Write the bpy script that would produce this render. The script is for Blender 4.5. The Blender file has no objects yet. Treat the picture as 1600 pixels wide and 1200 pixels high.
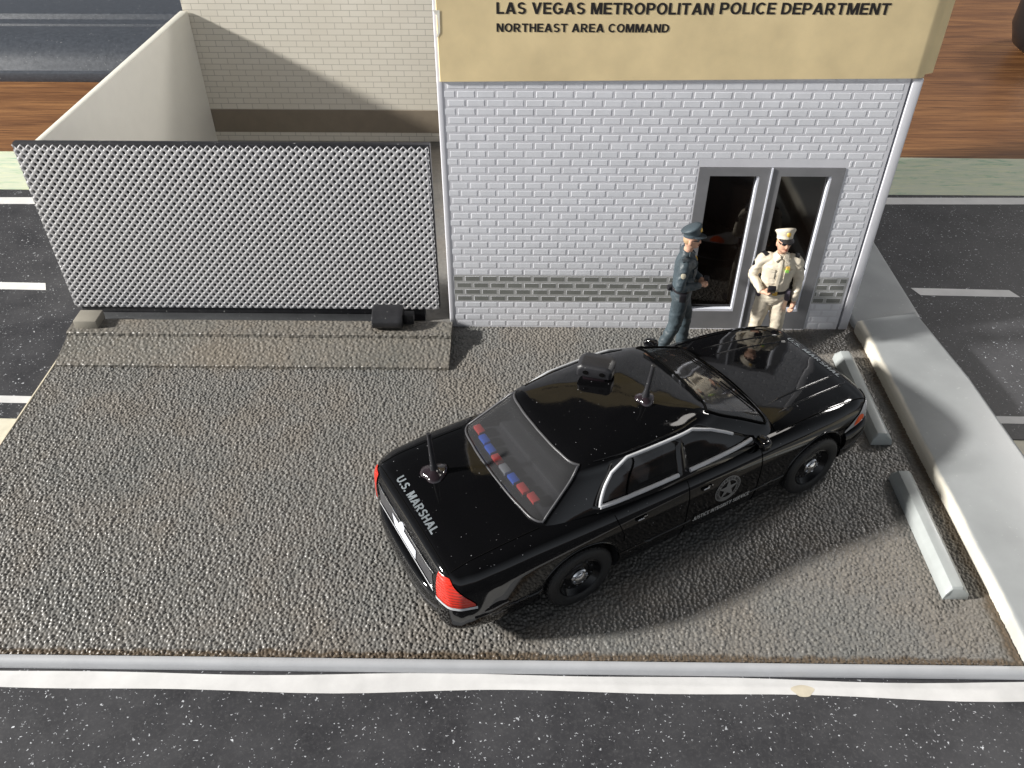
import bpy, bmesh, math, random
import numpy as np
from mathutils import Vector, Matrix
from mathutils.bvhtree import BVHTree
random.seed(7)
rad = math.radians
# ---------------------------------------------------------------- camera, world, lamps (1 unit = 1 cm)
scn = bpy.context.scene
COL = scn.collection
cd = bpy.data.cameras.new('camera'); cam = bpy.data.objects.new('camera', cd); COL.objects.link(cam)
cd.sensor_fit = 'HORIZONTAL'; cd.sensor_width = 36.0; cd.lens = 36.0 * 1340 / 1600
cam.location = (0, 0, 10.55); cam.rotation_euler = (rad(50), 0, rad(0.75))
cd.clip_start = 0.05; cd.clip_end = 2000
cd.dof.use_dof = True; cd.dof.focus_distance = 13.2; cd.dof.aperture_fstop = 1.0
scn.camera = cam
DOF_BLUR = 0.35            # aperture diameter in mm-like units, set below through f-stop
cd.dof.aperture_fstop = 36.0 * 1340 / 1600 / 1000 * 100 / 8.0 * 12.0

w = bpy.data.worlds.new('World'); scn.world = w; w.use_nodes = True
nt = w.node_tree; nt.nodes.clear()
wo = nt.nodes.new('ShaderNodeOutputWorld'); bg = nt.nodes.new('ShaderNodeBackground')
tc = nt.nodes.new('ShaderNodeTexCoord'); sx = nt.nodes.new('ShaderNodeSeparateXYZ')
nt.links.new(tc.outputs['Generated'], sx.inputs[0])
# a dim room: dark ceiling, brighter towards the window side behind the photographer
r1 = nt.nodes.new('ShaderNodeMapRange'); r1.inputs[1].default_value = 0.75; r1.inputs[2].default_value = -0.05
r1.inputs[3].default_value = 0.05; r1.inputs[4].default_value = 1.0
nt.links.new(sx.outputs['Z'], r1.inputs[0])
r2 = nt.nodes.new('ShaderNodeMapRange'); r2.inputs[1].default_value = 0.9; r2.inputs[2].default_value = -0.9
r2.inputs[3].default_value = 0.35; r2.inputs[4].default_value = 1.0
nt.links.new(sx.outputs['Y'], r2.inputs[0])
mm = nt.nodes.new('ShaderNodeMath'); mm.operation = 'MULTIPLY'
nt.links.new(r1.outputs[0], mm.inputs[0]); nt.links.new(r2.outputs[0], mm.inputs[1])
m2 = nt.nodes.new('ShaderNodeMath'); m2.operation = 'MULTIPLY'; m2.inputs[1].default_value = 0.95
nt.links.new(mm.outputs[0], m2.inputs[0])
bg.inputs['Color'].default_value = (0.86, 0.92, 1.0, 1)
nt.links.new(m2.outputs[0], bg.inputs['Strength']); nt.links.new(bg.outputs[0], wo.inputs[0])

def area(name, loc, target, size, power, color):
    l = bpy.data.lights.new(name, 'AREA'); l.shape = 'DISK'; l.size = size; l.energy = power; l.color = color
    o = bpy.data.objects.new(name, l); COL.objects.link(o); o.location = loc
    d = Vector(target) - Vector(loc); o.rotation_euler = d.to_track_quat('-Z', 'Y').to_euler(); return o
area('key_lamp', (-160, -14, 79), (0, 12, 0), 13.0, 790000, (1.0, 0.972, 0.925))
area('soft_lamp', (70, 52, 100), (4, 16, 0), 22.0, 9000, (1.0, 0.95, 0.9))
area('desk_lamp', (46, 44, 34), (12, 20, 0), 9.0, 12000, (1.0, 0.96, 0.92))
scn.view_settings.view_transform = 'Standard'; scn.view_settings.look = 'None'
scn.view_settings.gamma = 1; scn.view_settings.exposure = 0; scn.view_settings.use_curve_mapping = False
scn.render.engine = 'CYCLES'

# ---------------------------------------------------------------- helpers
def link_obj(name, me, mat=None, parent=None):
    o = bpy.data.objects.new(name, me); COL.objects.link(o)
    if mat is not None:
        for m in (mat if isinstance(mat, (list, tuple)) else [mat]): me.materials.append(m)
    if parent is not None: o.parent = parent
    return o
def tag(o, label=None, cat=None, group=None, kind=None):
    if label: o['label'] = label
    if cat: o['category'] = cat
    if group: o['group'] = group
    if kind: o['kind'] = kind
    return o
def empty(name, loc=(0, 0, 0), rz=0.0):
    o = bpy.data.objects.new(name, None); COL.objects.link(o); o.location = loc; o.rotation_euler = (0, 0, rz)
    o.empty_display_size = 0.3; return o
def smooth(me, ang=40):
    me.polygons.foreach_set('use_smooth', [True] * len(me.polygons))
    if ang: me.set_sharp_from_angle(angle=rad(ang))
class MB:
    def __init__(s): s.v = []; s.f = []; s.mi = []
    def add(s, vs, fs, mi=0):
        n = len(s.v); s.v += [tuple(p) for p in vs]; s.f += [tuple(i + n for i in f) for f in fs]; s.mi += [mi] * len(fs); return s
    def box(s, a, b, mi=0, M=None):
        (x0, y0, z0), (x1, y1, z1) = a, b
        vs = [(x0,y0,z0),(x1,y0,z0),(x1,y1,z0),(x0,y1,z0),(x0,y0,z1),(x1,y0,z1),(x1,y1,z1),(x0,y1,z1)]
        if M is not None: vs = [M @ Vector(p) for p in vs]
        return s.add(vs, [(0,3,2,1),(4,5,6,7),(0,1,5,4),(1,2,6,5),(2,3,7,6),(3,0,4,7)], mi)
    def ring_loft(s, rings, closed=True, cap=True, mi=0):
        n = len(rings[0]); vs = [p for r in rings for p in r]; fs = []
        for i in range(len(rings) - 1):
            for j in range(n if closed else n - 1):
                k = (j + 1) % n
                fs.append((i*n+j, i*n+k, (i+1)*n+k, (i+1)*n+j))
        if cap and closed:
            fs.append(tuple(range(n))[::-1]); fs.append(tuple((len(rings)-1)*n + j for j in range(n)))
        return s.add(vs, fs, mi)
    def tube(s, pts, r, n=8, mi=0, taper=None):
        pts = [Vector(p) for p in pts]; rings = []
        for i, p in enumerate(pts):
            t = (pts[min(i+1, len(pts)-1)] - pts[max(i-1, 0)]).normalized()
            a = Vector((0, 0, 1)) if abs(t.z) < .9 else Vector((1, 0, 0))
            u = t.cross(a).normalized(); v = t.cross(u)
            rr = r if taper is None else r * taper[i]
            rings.append([p + (u*math.cos(2*math.pi*k/n) + v*math.sin(2*math.pi*k/n)) * rr for k in range(n)])
        return s.ring_loft(rings, mi=mi)
    def lathe(s, prof, n=32, M=None, mi=0, cap=True):
        rings = [[(r*math.cos(2*math.pi*k/n), r*math.sin(2*math.pi*k/n), z) for k in range(n)] for r, z in prof]
        if M is not None: rings = [[M @ Vector(p) for p in r] for r in rings]
        return s.ring_loft(rings, mi=mi, cap=cap)
    def mesh(s, name, weld=0):
        me = bpy.data.meshes.new(name); me.from_pydata(s.v, [], s.f); me.update()
        me.polygons.foreach_set('material_index', s.mi)
        bm = bmesh.new(); bm.from_mesh(me)
        if weld: bmesh.ops.remove_doubles(bm, verts=bm.verts, dist=weld)
        bmesh.ops.recalc_face_normals(bm, faces=bm.faces); bm.to_mesh(me); bm.free(); return me
    def build(s, name, mat, parent=None, sm=None, bevel=None, weld=0, seg=2):
        me = s.mesh(name, weld)
        if bevel:
            bm = bmesh.new(); bm.from_mesh(me)
            bmesh.ops.bevel(bm, geom=bm.edges[:], offset=bevel, segments=seg, profile=.5, affect='EDGES', clamp_overlap=True)
            bm.to_mesh(me); bm.free(); sm = sm or 40
        if sm: smooth(me, sm)
        return link_obj(name, me, mat, parent)
def hermite(xs, ys, xq):
    xs = np.array(xs, float); ys = np.array(ys, float); xq = np.clip(np.array(xq, float), xs[0], xs[-1])
    h = np.diff(xs); d = (np.diff(ys, axis=0).T / h).T
    m = np.zeros_like(ys); m[1:-1] = ((d[:-1].T * h[1:] + d[1:].T * h[:-1]) / (h[:-1] + h[1:])).T
    m[0] = d[0]; m[-1] = d[-1]
    sign = (d[:-1] * d[1:]) <= 0
    lim = 3 * np.minimum(np.abs(d[:-1]), np.abs(d[1:]))
    mm_ = np.clip(m[1:-1], -lim, lim); mm_[sign] = 0; m[1:-1] = mm_
    i = np.clip(np.searchsorted(xs, xq) - 1, 0, len(h) - 1); t = (xq - xs[i]) / h[i]
    def b(a): return a if ys.ndim == 1 else a[:, None]
    t2, t3 = t*t, t**3
    return b(2*t3-3*t2+1)*ys[i] + b((t3-2*t2+t)*h[i])*m[i] + b(-2*t3+3*t2)*ys[i+1] + b((t3-t2)*h[i])*m[i+1]

# ---------------------------------------------------------------- materials
def pbr(name, col, rough=.5, metal=0.0, spec=.5, coat=0.0, sss=0.0, emit=None):
    m = bpy.data.materials.new(name); m.use_nodes = True; b = m.node_tree.nodes['Principled BSDF']
    b.inputs['Base Color'].default_value = (*col, 1); b.inputs['Roughness'].default_value = rough
    b.inputs['Metallic'].default_value = metal; b.inputs['Specular IOR Level'].default_value = spec
    b.inputs['Coat Weight'].default_value = coat; b.inputs['Coat Roughness'].default_value = .03
    if sss:
        b.inputs['Subsurface Weight'].default_value = sss; b.inputs['Subsurface Radius'].default_value = (1, .9, .7)
        b.inputs['Subsurface Scale'].default_value = .15
    return m
class NT:
    def __init__(s, m): s.m = m; s.t = m.node_tree; s.b = s.t.nodes['Principled BSDF']; s.tc = None
    def n(s, typ, **kw):
        nd = s.t.nodes.new(typ)
        for k, v in kw.items():
            if k.startswith('i_'): nd.inputs[k[2:].replace('_', ' ')].default_value = v
            else: setattr(nd, k, v)
        return nd
    def l(s, a, b): s.t.links.new(a, b)
    def co(s, scale=(1, 1, 1), loc=(0, 0, 0), rot=(0, 0, 0)):
        if s.tc is None: s.tc = s.n('ShaderNodeTexCoord')
        mp = s.n('ShaderNodeMapping'); mp.inputs['Scale'].default_value = scale; mp.inputs['Location'].default_value = loc
        mp.inputs['Rotation'].default_value = rot
        s.l(s.tc.outputs['Object'], mp.inputs[0]); return mp.outputs[0]
    def noise(s, vec, sc, det=4, rough=.55, dist=0):
        nd = s.n('ShaderNodeTexNoise'); nd.inputs['Scale'].default_value = sc; nd.inputs['Detail'].default_value = det
        nd.inputs['Roughness'].default_value = rough; nd.inputs['Distortion'].default_value = dist
        if vec is not None: s.l(vec, nd.inputs['Vector'])
        return nd
    def ramp(s, fac, stops, interp='LINEAR'):
        r = s.n('ShaderNodeValToRGB'); cr = r.color_ramp; cr.interpolation = interp
        while len(cr.elements) > 1: cr.elements.remove(cr.elements[-1])
        cr.elements[0].position = stops[0][0]; cr.elements[0].color = (*stops[0][1], 1) if len(stops[0][1]) == 3 else stops[0][1]
        for p, c in stops[1:]:
            e = cr.elements.new(p); e.color = (*c, 1) if len(c) == 3 else c
        s.l(fac, r.inputs[0]); return r.outputs[0]
    def mix(s, fac, a, b, mode='MIX'):
        nd = s.n('ShaderNodeMix', data_type='RGBA', blend_type=mode)
        for sock, v in ((nd.inputs[0], fac), (nd.inputs[6], a), (nd.inputs[7], b)):
            if isinstance(v, (int, float)): sock.default_value = v
            elif isinstance(v, tuple): sock.default_value = (*v, 1)
            else: s.l(v, sock)
        return nd.outputs[2]
    def math(s, op, a, b=None):
        nd = s.n('ShaderNodeMath', operation=op)
        for i, v in enumerate((a, b)):
            if v is None: continue
            if isinstance(v, (int, float)): nd.inputs[i].default_value = v
            else: s.l(v, nd.inputs[i])
        return nd.outputs[0]
    def bump(s, h, strength, dist):
        nd = s.n('ShaderNodeBump'); nd.inputs['Strength'].default_value = strength; nd.inputs['Distance'].default_value = dist
        s.l(h, nd.inputs['Height'])
        prev = s.b.inputs['Normal'].links
        if prev: s.l(prev[0].from_socket, nd.inputs['Normal'])
        s.l(nd.outputs[0], s.b.inputs['Normal']); return nd

def plastic(name, col, rough=.4, var=.06, bump=.08, spec=.5, scale=3.0, sss=0, dust=0.0):
    m = pbr(name, col, rough, spec=spec, sss=sss); t = NT(m); v = t.co()
    n1 = t.noise(v, scale, 5); dark = tuple(c * (1 - var * 2) for c in col); lite = tuple(min(1, c * (1 + var)) for c in col)
    c = t.ramp(n1.outputs[0], [(.3, dark), (.7, lite)])
    if dust:
        n3 = t.noise(t.co((14, 14, 14)), 1.0, 2); c = t.mix(t.math('MULTIPLY', t.ramp(n3.outputs[0], [(.70, (0,0,0)), (.76, (1,1,1))]), dust), c, (.7, .7, .68))
    t.l(c, t.b.inputs['Base Color'])
    n2 = t.noise(v, scale * 9, 3); t.bump(n2.outputs[0], bump, .01)
    r = t.math('MULTIPLY_ADD', n1.outputs[0], .2); r.node.inputs[2].default_value = rough - .1; t.l(r, t.b.inputs['Roughness'])
    return m

def asphalt_plastic(name, base=(.105, .098, .088), spec=.75, dirt=False):
    m = pbr(name, base, .36, spec=spec); t = NT(m); v = t.co()
    big = t.noise(v, .55, 5, .6); col = t.ramp(big.outputs[0], [(.32, (base[0]*.86, base[1]*.90, base[2]*.92)), (.50, base), (.60, (base[0]*1.03, base[1]*.98, base[2]*.93)), (.74, (base[0]*1.22, base[1]*1.16, base[2]*1.08))])
    fine = t.noise(v, 9, 3)
    col = t.mix(t.ramp(fine.outputs[0], [(.45, (0,0,0)), (.8, (.5,.5,.5))]), col, (base[0]*1.5, base[1]*1.45, base[2]*1.35))
    if dirt:   # brown grime collected along the rims of the tray
        sp = t.n('ShaderNodeSeparateXYZ'); t.l(v, sp.inputs[0]); dn = t.math('MULTIPLY', t.noise(v, 3.0, 5).outputs[0], .22)
        k1 = t.ramp(t.math('SUBTRACT', t.math('SUBTRACT', sp.outputs[1], 6.60), dn), [(0.0, (1,1,1)), (.06, (0,0,0))])
        k2 = t.ramp(t.math('SUBTRACT', t.math('SUBTRACT', 6.98, sp.outputs[0]), dn), [(0.0, (1,1,1)), (.10, (0,0,0))])
        col = t.mix(t.math('MAXIMUM', k1, k2), col, (.105, .080, .056))
    t.l(col, t.b.inputs['Base Color'])
    rr = t.ramp(t.noise(v, 1.3, 4).outputs[0], [(.3, (.34,.34,.34)), (.7, (.50,.50,.50))]); t.l(rr, t.b.inputs['Roughness'])
    t.bump(t.noise(v, 40, 3).outputs[0], .25, .01)
    return m

def paper_road(name):
    m = pbr(name, (.03, .03, .032), .55, spec=.35); t = NT(m); v = t.co()
    n = t.noise(v, 1.2, 7, .65); base = t.ramp(n.outputs[0], [(.3, (.026,.026,.030)), (.7, (.058,.058,.063))])
    gr = t.noise(v, 22, 4, .7); base = t.mix(t.ramp(gr.outputs[0], [(.5, (0,0,0)), (.72, (.6,.6,.6))]), base, (.085, .085, .088))
    out = base
    for sc, thr, seed, gate in ((6, .13, 0, .55), (10, .18, 4.7, .75), (16, .20, 9.1, .8)):
        dn = t.noise(v, sc * 1.7, 3); off = t.n('ShaderNodeVectorMath', operation='SCALE'); off.inputs[3].default_value = 1.3 / sc
        sub = t.n('ShaderNodeVectorMath', operation='SUBTRACT'); t.l(dn.outputs[1], sub.inputs[0]); sub.inputs[1].default_value = (.5, .5, .5)
        t.l(sub.outputs[0], off.inputs[0]); ad = t.n('ShaderNodeVectorMath', operation='ADD'); t.l(v, ad.inputs[0]); t.l(off.outputs[0], ad.inputs[1])
        mp = t.n('ShaderNodeMapping'); mp.inputs['Location'].default_value = (seed, seed, 0); mp.inputs['Scale'].default_value = (1, 1.5, 1); t.l(ad.outputs[0], mp.inputs[0])
        vo = t.n('ShaderNodeTexVoronoi'); vo.inputs['Scale'].default_value = sc; t.l(mp.outputs[0], vo.inputs['Vector'])
        sp = t.n('ShaderNodeSeparateColor'); t.l(vo.outputs['Color'], sp.inputs[0])
        size = t.math('MULTIPLY', sp.outputs[0], thr)
        g = t.math('GREATER_THAN', sp.outputs[1], 1 - gate)
        k = t.math('MULTIPLY', t.math('LESS_THAN', vo.outputs['Distance'], size), g)
        k = t.math('MULTIPLY', k, t.math('MULTIPLY_ADD', sp.outputs[2], .6)); k.node.inputs[2].default_value = 0
        kk = t.math('ADD', k, 0.0)
        out = t.mix(kk, out, (.66, .68, .72))
    t.l(out, t.b.inputs['Base Color']); t.bump(gr.outputs[0], .12, .01)
    return m

def wood(name):
    m = pbr(name, (.3, .12, .04), .38, spec=.5); t = NT(m)
    v = t.co((.07, 1.0, 1.0)); n = t.noise(v, 2.2, 9, .68, .6)
    c = t.ramp(n.outputs[0], [(.25, (.10, .042, .017)), (.45, (.19, .085, .032)), (.6, (.27, .128, .048)), (.8, (.35, .18, .07))])
    f = t.noise(t.co((.25, 9, 9)), 2.0, 5, .7, .3); c = t.mix(t.ramp(f.outputs[0], [(.48, (0,0,0)), (.60, (.75,.75,.75))]), c, (.055, .02, .009))
    t.l(c, t.b.inputs['Base Color']); t.bump(f.outputs[0], .1, .02); return m

def grass_print(name):
    m = pbr(name, (.7, .72, .5), .7, spec=.2); t = NT(m)
    v = t.co((.5, 2.6, 1)); n = t.noise(v, 1.6, 8, .75, .8); c = t.ramp(n.outputs[0], [(.46, (.56, .60, .48)), (.56, (.49, .56, .43)), (.63, (.28, .45, .33)), (.76, (.12, .28, .21))])
    f = t.noise(t.co((.8, 9, 1)), 2.4, 5, .7); c = t.mix(t.ramp(f.outputs[0], [(.5, (0,0,0)), (.66, (.7,.7,.7))]), c, (.70, .70, .46))
    t.l(c, t.b.inputs['Base Color']); return m

def brick_print(name):
    m = pbr(name, (.6, .57, .5), .5, spec=.35); t = NT(m)
    tcn = t.n('ShaderNodeTexCoord'); sp = t.n('ShaderNodeSeparateXYZ'); t.l(tcn.outputs['Object'], sp.inputs[0])
    cb = t.n('ShaderNodeCombineXYZ'); t.l(sp.outputs[0], cb.inputs[0]); t.l(sp.outputs[2], cb.inputs[1])
    br = t.n('ShaderNodeTexBrick'); br.inputs['Scale'].default_value = 1.0
    br.inputs['Brick Width'].default_value = .435; br.inputs['Row Height'].default_value = .157; br.inputs['Mortar Size'].default_value = .009
    br.inputs['Mortar Smooth'].default_value = .3
    br.inputs['Color1'].default_value = (.70, .66, .57, 1); br.inputs['Color2'].default_value = (.67, .63, .54, 1); br.inputs['Mortar'].default_value = (.40, .37, .31, 1)
    t.l(cb.outputs[0], br.inputs['Vector'])
    n = t.noise(t.co(), .8, 4); c = t.mix(t.ramp(n.outputs[0], [(.4, (0,0,0)), (.7, (.25,.25,.25))]), br.outputs[0], (.60, .55, .45))
    t.l(c, t.b.inputs['Base Color']); return m

M = dict(
    pad=asphalt_plastic('asphalt_plastic', (.165, .159, .149), .55, True),
    ramp=asphalt_plastic('ramp_plastic', (.162, .150, .132), .45),
    edge=plastic('base_edge_plastic', (.46, .47, .49), .4, .03),
    bone=plastic('bone_plastic', (.58, .52, .40), .5, .08),
    side=plastic('pavement_plastic', (.31, .325, .33), .38, .06, .1, scale=1.2, dust=.25),
    road=paper_road('road_paper'), white=plastic('white_print', (.69, .685, .68), .6, .05, .05),
    cream=plastic('cream_paper', (.70, .66, .53), .6, .08, .05), wood=wood('table_wood'), grass=grass_print('grass_print'),
    brick=plastic('white_brick_plastic', (.77, .78, .82), .35, .03, .04), wall=plastic('white_plastic', (.69, .69, .73), .35, .02, .05, spec=.5, sss=0), wallgrey=plastic('grey_brick_paint', (.20, .205, .19), .5, .08),
    cwall=plastic('cream_plastic', (.74, .72, .64), .45, .015, .01), bprint=brick_print('printed_brick'), band=plastic('brown_band', (.235, .195, .145), .5, .05, .05),
    door=plastic('door_grey_paint', (.21, .21, .22), .42, .05, .08), lip=plastic('white_lip', (.80, .82, .90), .3, .02),
    glass=pbr('dark_door_glass', (.006, .004, .003), .05, spec=.6), sign=plastic('yellow_card', (.82, .66, .38), .62, .06, .06, spec=.25, scale=1.5),
    ink=pbr('black_ink', (.012, .009, .008), .6), mesh=pbr('silver_mesh', (.54, .535, .545), .45, .15, .5), black=plastic('matte_black_plastic', (.02, .02, .023), .45, .1, .3, dust=.5),
    rail=plastic('charcoal_plastic', (.045, .047, .05), .4, .1, .3, dust=.4), tan=plastic('tan_plastic', (.27, .25, .21), .5, .06),
    tray=plastic('dark_grey_device', (.055, .062, .075), .38, .1, .3, dust=.3, scale=8), stop=plastic('wheel_stop_plastic', (.40, .425, .42), .35, .05, .05, dust=.2),
    stopdark=plastic('wheel_stop_side', (.05, .05, .048), .45),
)

# ---------------------------------------------------------------- setting: table, papers, base
def slab(name, x0, x1, y0, y1, z0, z1, mat, parent=None, **k):
    return tag(MB().box((x0, y0, z0), (x1, y1, z1)).build(name, mat, parent), kind=None)
tag(MB().box((-90, -30, -2.4), (90, 80, -.24)).build('table', M['wood']), 'brown wood grained table top under the diorama', 'table')
def strip(name, pts_a, pts_b, z, mat, th=.012, parent=None):
    """flat sheet between two polylines (lower a, upper b), same count"""
    b = MB(); n = len(pts_a); z = z + .17
    vs = [(x, y, z) for x, y in pts_a] + [(x, y, z) for x, y in pts_b] + [(x, y, z-th) for x, y in pts_a] + [(x, y, z-th) for x, y in pts_b]
    fs = []
    for i in range(n-1):
        fs += [(i, i+1, n+i+1, n+i), (2*n+i, 3*n+i, 3*n+i+1, 2*n+i+1), (i, 2*n+i, 2*n+i+1, i+1), (n+i, n+i+1, 3*n+i+1, 3*n+i)]
    fs += [(0, n, 3*n, 2*n), (n-1, 3*n-1, 4*n-1, 2*n-1)]
    return b.add(vs, fs).build(name, mat, parent)
PF = .985
X = np.linspace(-40, 40, 161)
def wave(x, a=.035): return a*math.sin(x*.62+.8) + a*.7*math.sin(x*1.45+2.0)
tag(strip('verge', [(-40, 3.0), (40, 3.0)], [(-40, 13), (40, 13)], -.375, M['cream']), kind='structure')
fr = strip('road', [(x, -8) for x in X], [(x, 6.52) for x in X], -.335, M['road']); tag(fr, kind='structure')
tag(strip('road_line', [(x, 6.235 + wave(x)*.9) for x in X], [(x, 6.485 + .65*wave(x+1.0)) for x in X], -.329, M['white'], .003, fr))
# yellowish stain on the line
mst = plastic('yellow_stain', (.62, .56, .44), .6, .1)
st = [(3.88 + (.15 + .03*math.sin(3*a))*math.cos(a), 6.31 + .09*math.sin(a), -.1575) for a in np.linspace(0, 2*math.pi, 20)[:-1]]
MB().add(st, [tuple(range(len(st)))]).build('stain', mst, fr)
def yl(x): return 11.52 - .018 * x
r2_ = strip('side_road', [(x, yl(x)) for x in X], [(x, 20.7) for x in X], -.36, M['road']); tag(r2_, kind='structure')
strip('road_line', [(x, yl(x)+.42) for x in X], [(x, yl(x)+.62) for x in X], -.354, M['white'], .003, r2_)
strip('road_line', [(x, 20.06+.012*x) for x in X], [(x, 20.42+.012*x) for x in X], -.354, M['white'], .003, r2_)
for x0 in (8.75, 15.2, -12.95, -19.2):
    x1 = x0 + (2.25)
    strip('lane_dash', [(x0+.12, 15.98), (x1+.05, 15.93)], [(x0, 16.27), (x1-.08, 16.21)], -.354, M['white'], .003, r2_)
tag(strip('grass_strip', [(x, 20.7 + .03*wave(x)) for x in X], [(x, 22.95 + .06*math.sin(x*.3)) for x in X], -.352, M['grass']), kind='structure')

# moulded base of the diorama
def pebble_grid(x0, x1, y0, y1, step, amp, seed=1):
    rs = np.random.RandomState(seed)
    xs = np.arange(x0, x1 + step*.5, step); ys = np.arange(y0, y1 + step*.5, step)
    GX, GY = np.meshgrid(xs, ys)
    cell = .057
    nx = int((x1-x0)/cell)+4; ny = int((y1-y0)/cell)+4
    jx = rs.rand(ny, nx); jy = rs.rand(ny, nx); jh = rs.rand(ny, nx)
    wx = GX; wy = GY
    cx = ((wx-x0)/cell+1.5); cy = ((wy-y0)/cell+1.5)
    ix = np.floor(cx).astype(int); iy = np.floor(cy).astype(int)
    F1 = np.full(GX.shape, 9.0); F2 = np.full(GX.shape, 9.0); H = np.zeros(GX.shape)
    for dx in (-1, 0, 1):
        for dy in (-1, 0, 1):
            a = np.clip(ix+dx, 0, nx-1); b = np.clip(iy+dy, 0, ny-1)
            d = np.hypot(cx-(a+jx[b, a]), (cy-(b+jy[b, a]))*.9)
            near = d < F1
            F2 = np.where(near, F1, np.minimum(F2, d)); H = np.where(near, jh[b, a], H); F1 = np.where(near, d, F1)
    e = np.clip((F2-F1)/.5, 0, 1); h = np.clip(1-F1*1.15, 0, 1)**.8*.75 + .35*e*(2-e)
    h = h * (.5 + .5*H)
    low = .5*np.sin(GX*1.1+.4)*np.sin(GY*.9) * .15
    Z = amp*(h - .6) + amp*low
    nX, nY = len(xs), len(ys)
    V = np.stack([GX, GY, Z], -1).reshape(-1, 3)
    ii = (np.arange(nY-1)[:, None]*nX + np.arange(nX-1)[None]).ravel()
    F = np.stack([ii, ii+1, ii+1+nX, ii+nX], -1)
    return V, F
def big_mesh(name, V, F, mat, parent=None):
    me = bpy.data.meshes.new(name); me.vertices.add(len(V)); me.vertices.foreach_set('co', V.astype(np.float32).ravel())
    me.loops.add(F.size); me.loops.foreach_set('vertex_index', F.astype(np.int32).ravel())
    me.polygons.add(len(F)); me.polygons.foreach_set('loop_start', np.arange(0, F.size, 4, dtype=np.int32))
    me.update(calc_edges=True); me.polygons.foreach_set('use_smooth', [True]*len(F)); me.validate()
    return link_obj(name, me, mat, parent)
V, F = pebble_grid(-9.16, 6.95, 6.64, 14.5, .0108, .034)
g = big_mesh('ground', V, F, M['pad']); tag(g, kind='structure')
V, F = pebble_grid(-9.16, -1.3, 14.5, 23.6, .03, .016, 3)
tag(big_mesh('yard_ground', V, F, M['pad']), kind='structure')
# the base slab under it with its pale rims
b = MB(); b.box((-9.15, 6.63, -.16), (6.95, 23.7, -.04)); tag(b.build('base_slab', M['pad']), kind='structure')
def lip(name, path, prof, mat, closed=False, parent=None, sm=35, right=1):
    """sweep profile (offset outwards, z) along a plan path"""
    rings = []; n = len(path)
    for i, p in enumerate(path):
        a = Vector(path[max(i-1, 0)]); c = Vector(path[min(i+1, n-1)]); t = (c-a).normalized(); nn = Vector((t.y, -t.x))*right
        rings.append([(p[0]+nn.x*o, p[1]+nn.y*o, z) for o, z in prof])
    b = MB(); b.ring_loft(rings); return b.build(name, mat, parent, sm=sm)
prof = [(0, -.15), (0, .0), (.02, .012), (.07, .010), (.105, -.015), (.12, -.05), (.12, -.15)]
tag(lip('kerb', [(x, 6.63) for x in np.linspace(-9.3, 8.9, 40)], prof, M['edge']), kind='structure')
tag(lip('base_rim', [(-9.15, y) for y in np.linspace(14.0, 6.6, 12)], [(0, -.16), (0, -.01), (.02, .006), (.05, 0), (.075, -.05), (.08, -.16)], M['bone'], right=1), kind='structure')

# pavement on the right: raised slab with a worn cream inner edge
def poly_slab(name, pts, z0, z1, mat, bev=.05, parent=None, seg=3):
    n = len(pts); b = MB(); vs = [(x, y, z0) for x, y in pts] + [(x, y, z1) for x, y in pts]
    b.add(vs, [tuple(range(n))[::-1], tuple(range(n, 2*n))] + [(i, (i+1) % n, n+(i+1) % n, n+i) for i in range(n)])
    me = b.mesh(name); bm = bmesh.new(); bm.from_mesh(me)
    es = [e for e in bm.edges if not all(v.co.z < z0+1e-5 for v in e.verts)]
    bmesh.ops.bevel(bm, geom=es, offset=bev, segments=seg, profile=.6, affect='EDGES', clamp_overlap=True)
    bm.to_mesh(me); bm.free(); smooth(me, 45); return link_obj(name, me, mat, parent)
def cream_edge_mat():
    m = plastic('pavement_worn', (.31, .325, .33), .38, .06, .1, scale=1.2, dust=.25); t = NT(m)
    base = t.b.inputs['Base Color'].links[0].from_socket
    sp = t.n('ShaderNodeSeparateXYZ'); t.l(t.co(), sp.inputs[0])
    n = t.noise(t.co(), 1.6, 5)
    xx = t.math('ADD', sp.outputs[0], t.math('MULTIPLY', n.outputs[0], .10))
    k = t.ramp(t.math('SUBTRACT', xx, 6.95), [(.06, (1, 1, 1)), (.12, (0, 0, 0))])
    c = t.mix(k, base, (.66, .62, .53)); t.l(c, t.b.inputs['Base Color']); return m
M['sidew'] = cream_edge_mat()
pv = poly_slab('pavement', [(6.98, 6.50), (8.72, 6.50), (8.60, 10.5), (8.48, 12.6), (8.2, 14.75), (6.86, 14.40), (6.9, 13.9)], -.16, .26, M['sidew'], .09)
tag(pv, kind='structure')
tag(poly_slab('pavement_side', [(6.90, 14.36), (8.35, 14.7), (8.32, 17.75), (8.30, 23.5), (6.9, 23.5)], -.16, .12, M['side'], .06), kind='structure')

# dirt and crumbs in the corner of pad and pavement
# ---------------------------------------------------------------- building
WY = 14.42
bld = empty('building', (2.6, WY, 0)); tag(bld, 'toy building with white embossed brick front and grey double doors', 'building')
def loc(parent):  # child meshes are authored in world space; keep transform
    return Matrix.Translation(-Vector(parent.location))
def adopt(o, parent):
    o.parent = parent; o.matrix_parent_inverse = parent.matrix_basis.inverted() if hasattr(parent, 'matrix_basis') else Matrix(); return o
DX0, DX1, DH = 3.20, 5.84, 3.60
b = MB(); th = .16
b.box((-1.41, WY, 0), (DX0, WY+th, 7.3)); b.box((DX1, WY, 0), (6.52, WY+th, 7.3)); b.box((DX0, WY, DH), (DX1, WY+th, 7.3))
b.box((-1.41, WY+th, 0), (-1.25, 20.5, 7.3)); b.box((6.50, WY+th, 0), (6.66, 20.5, 7.3)); b.box((-1.25, 20.34, 0), (6.68, 20.5, 7.3))
wl = b.build('wall', M['wall'])
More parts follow.
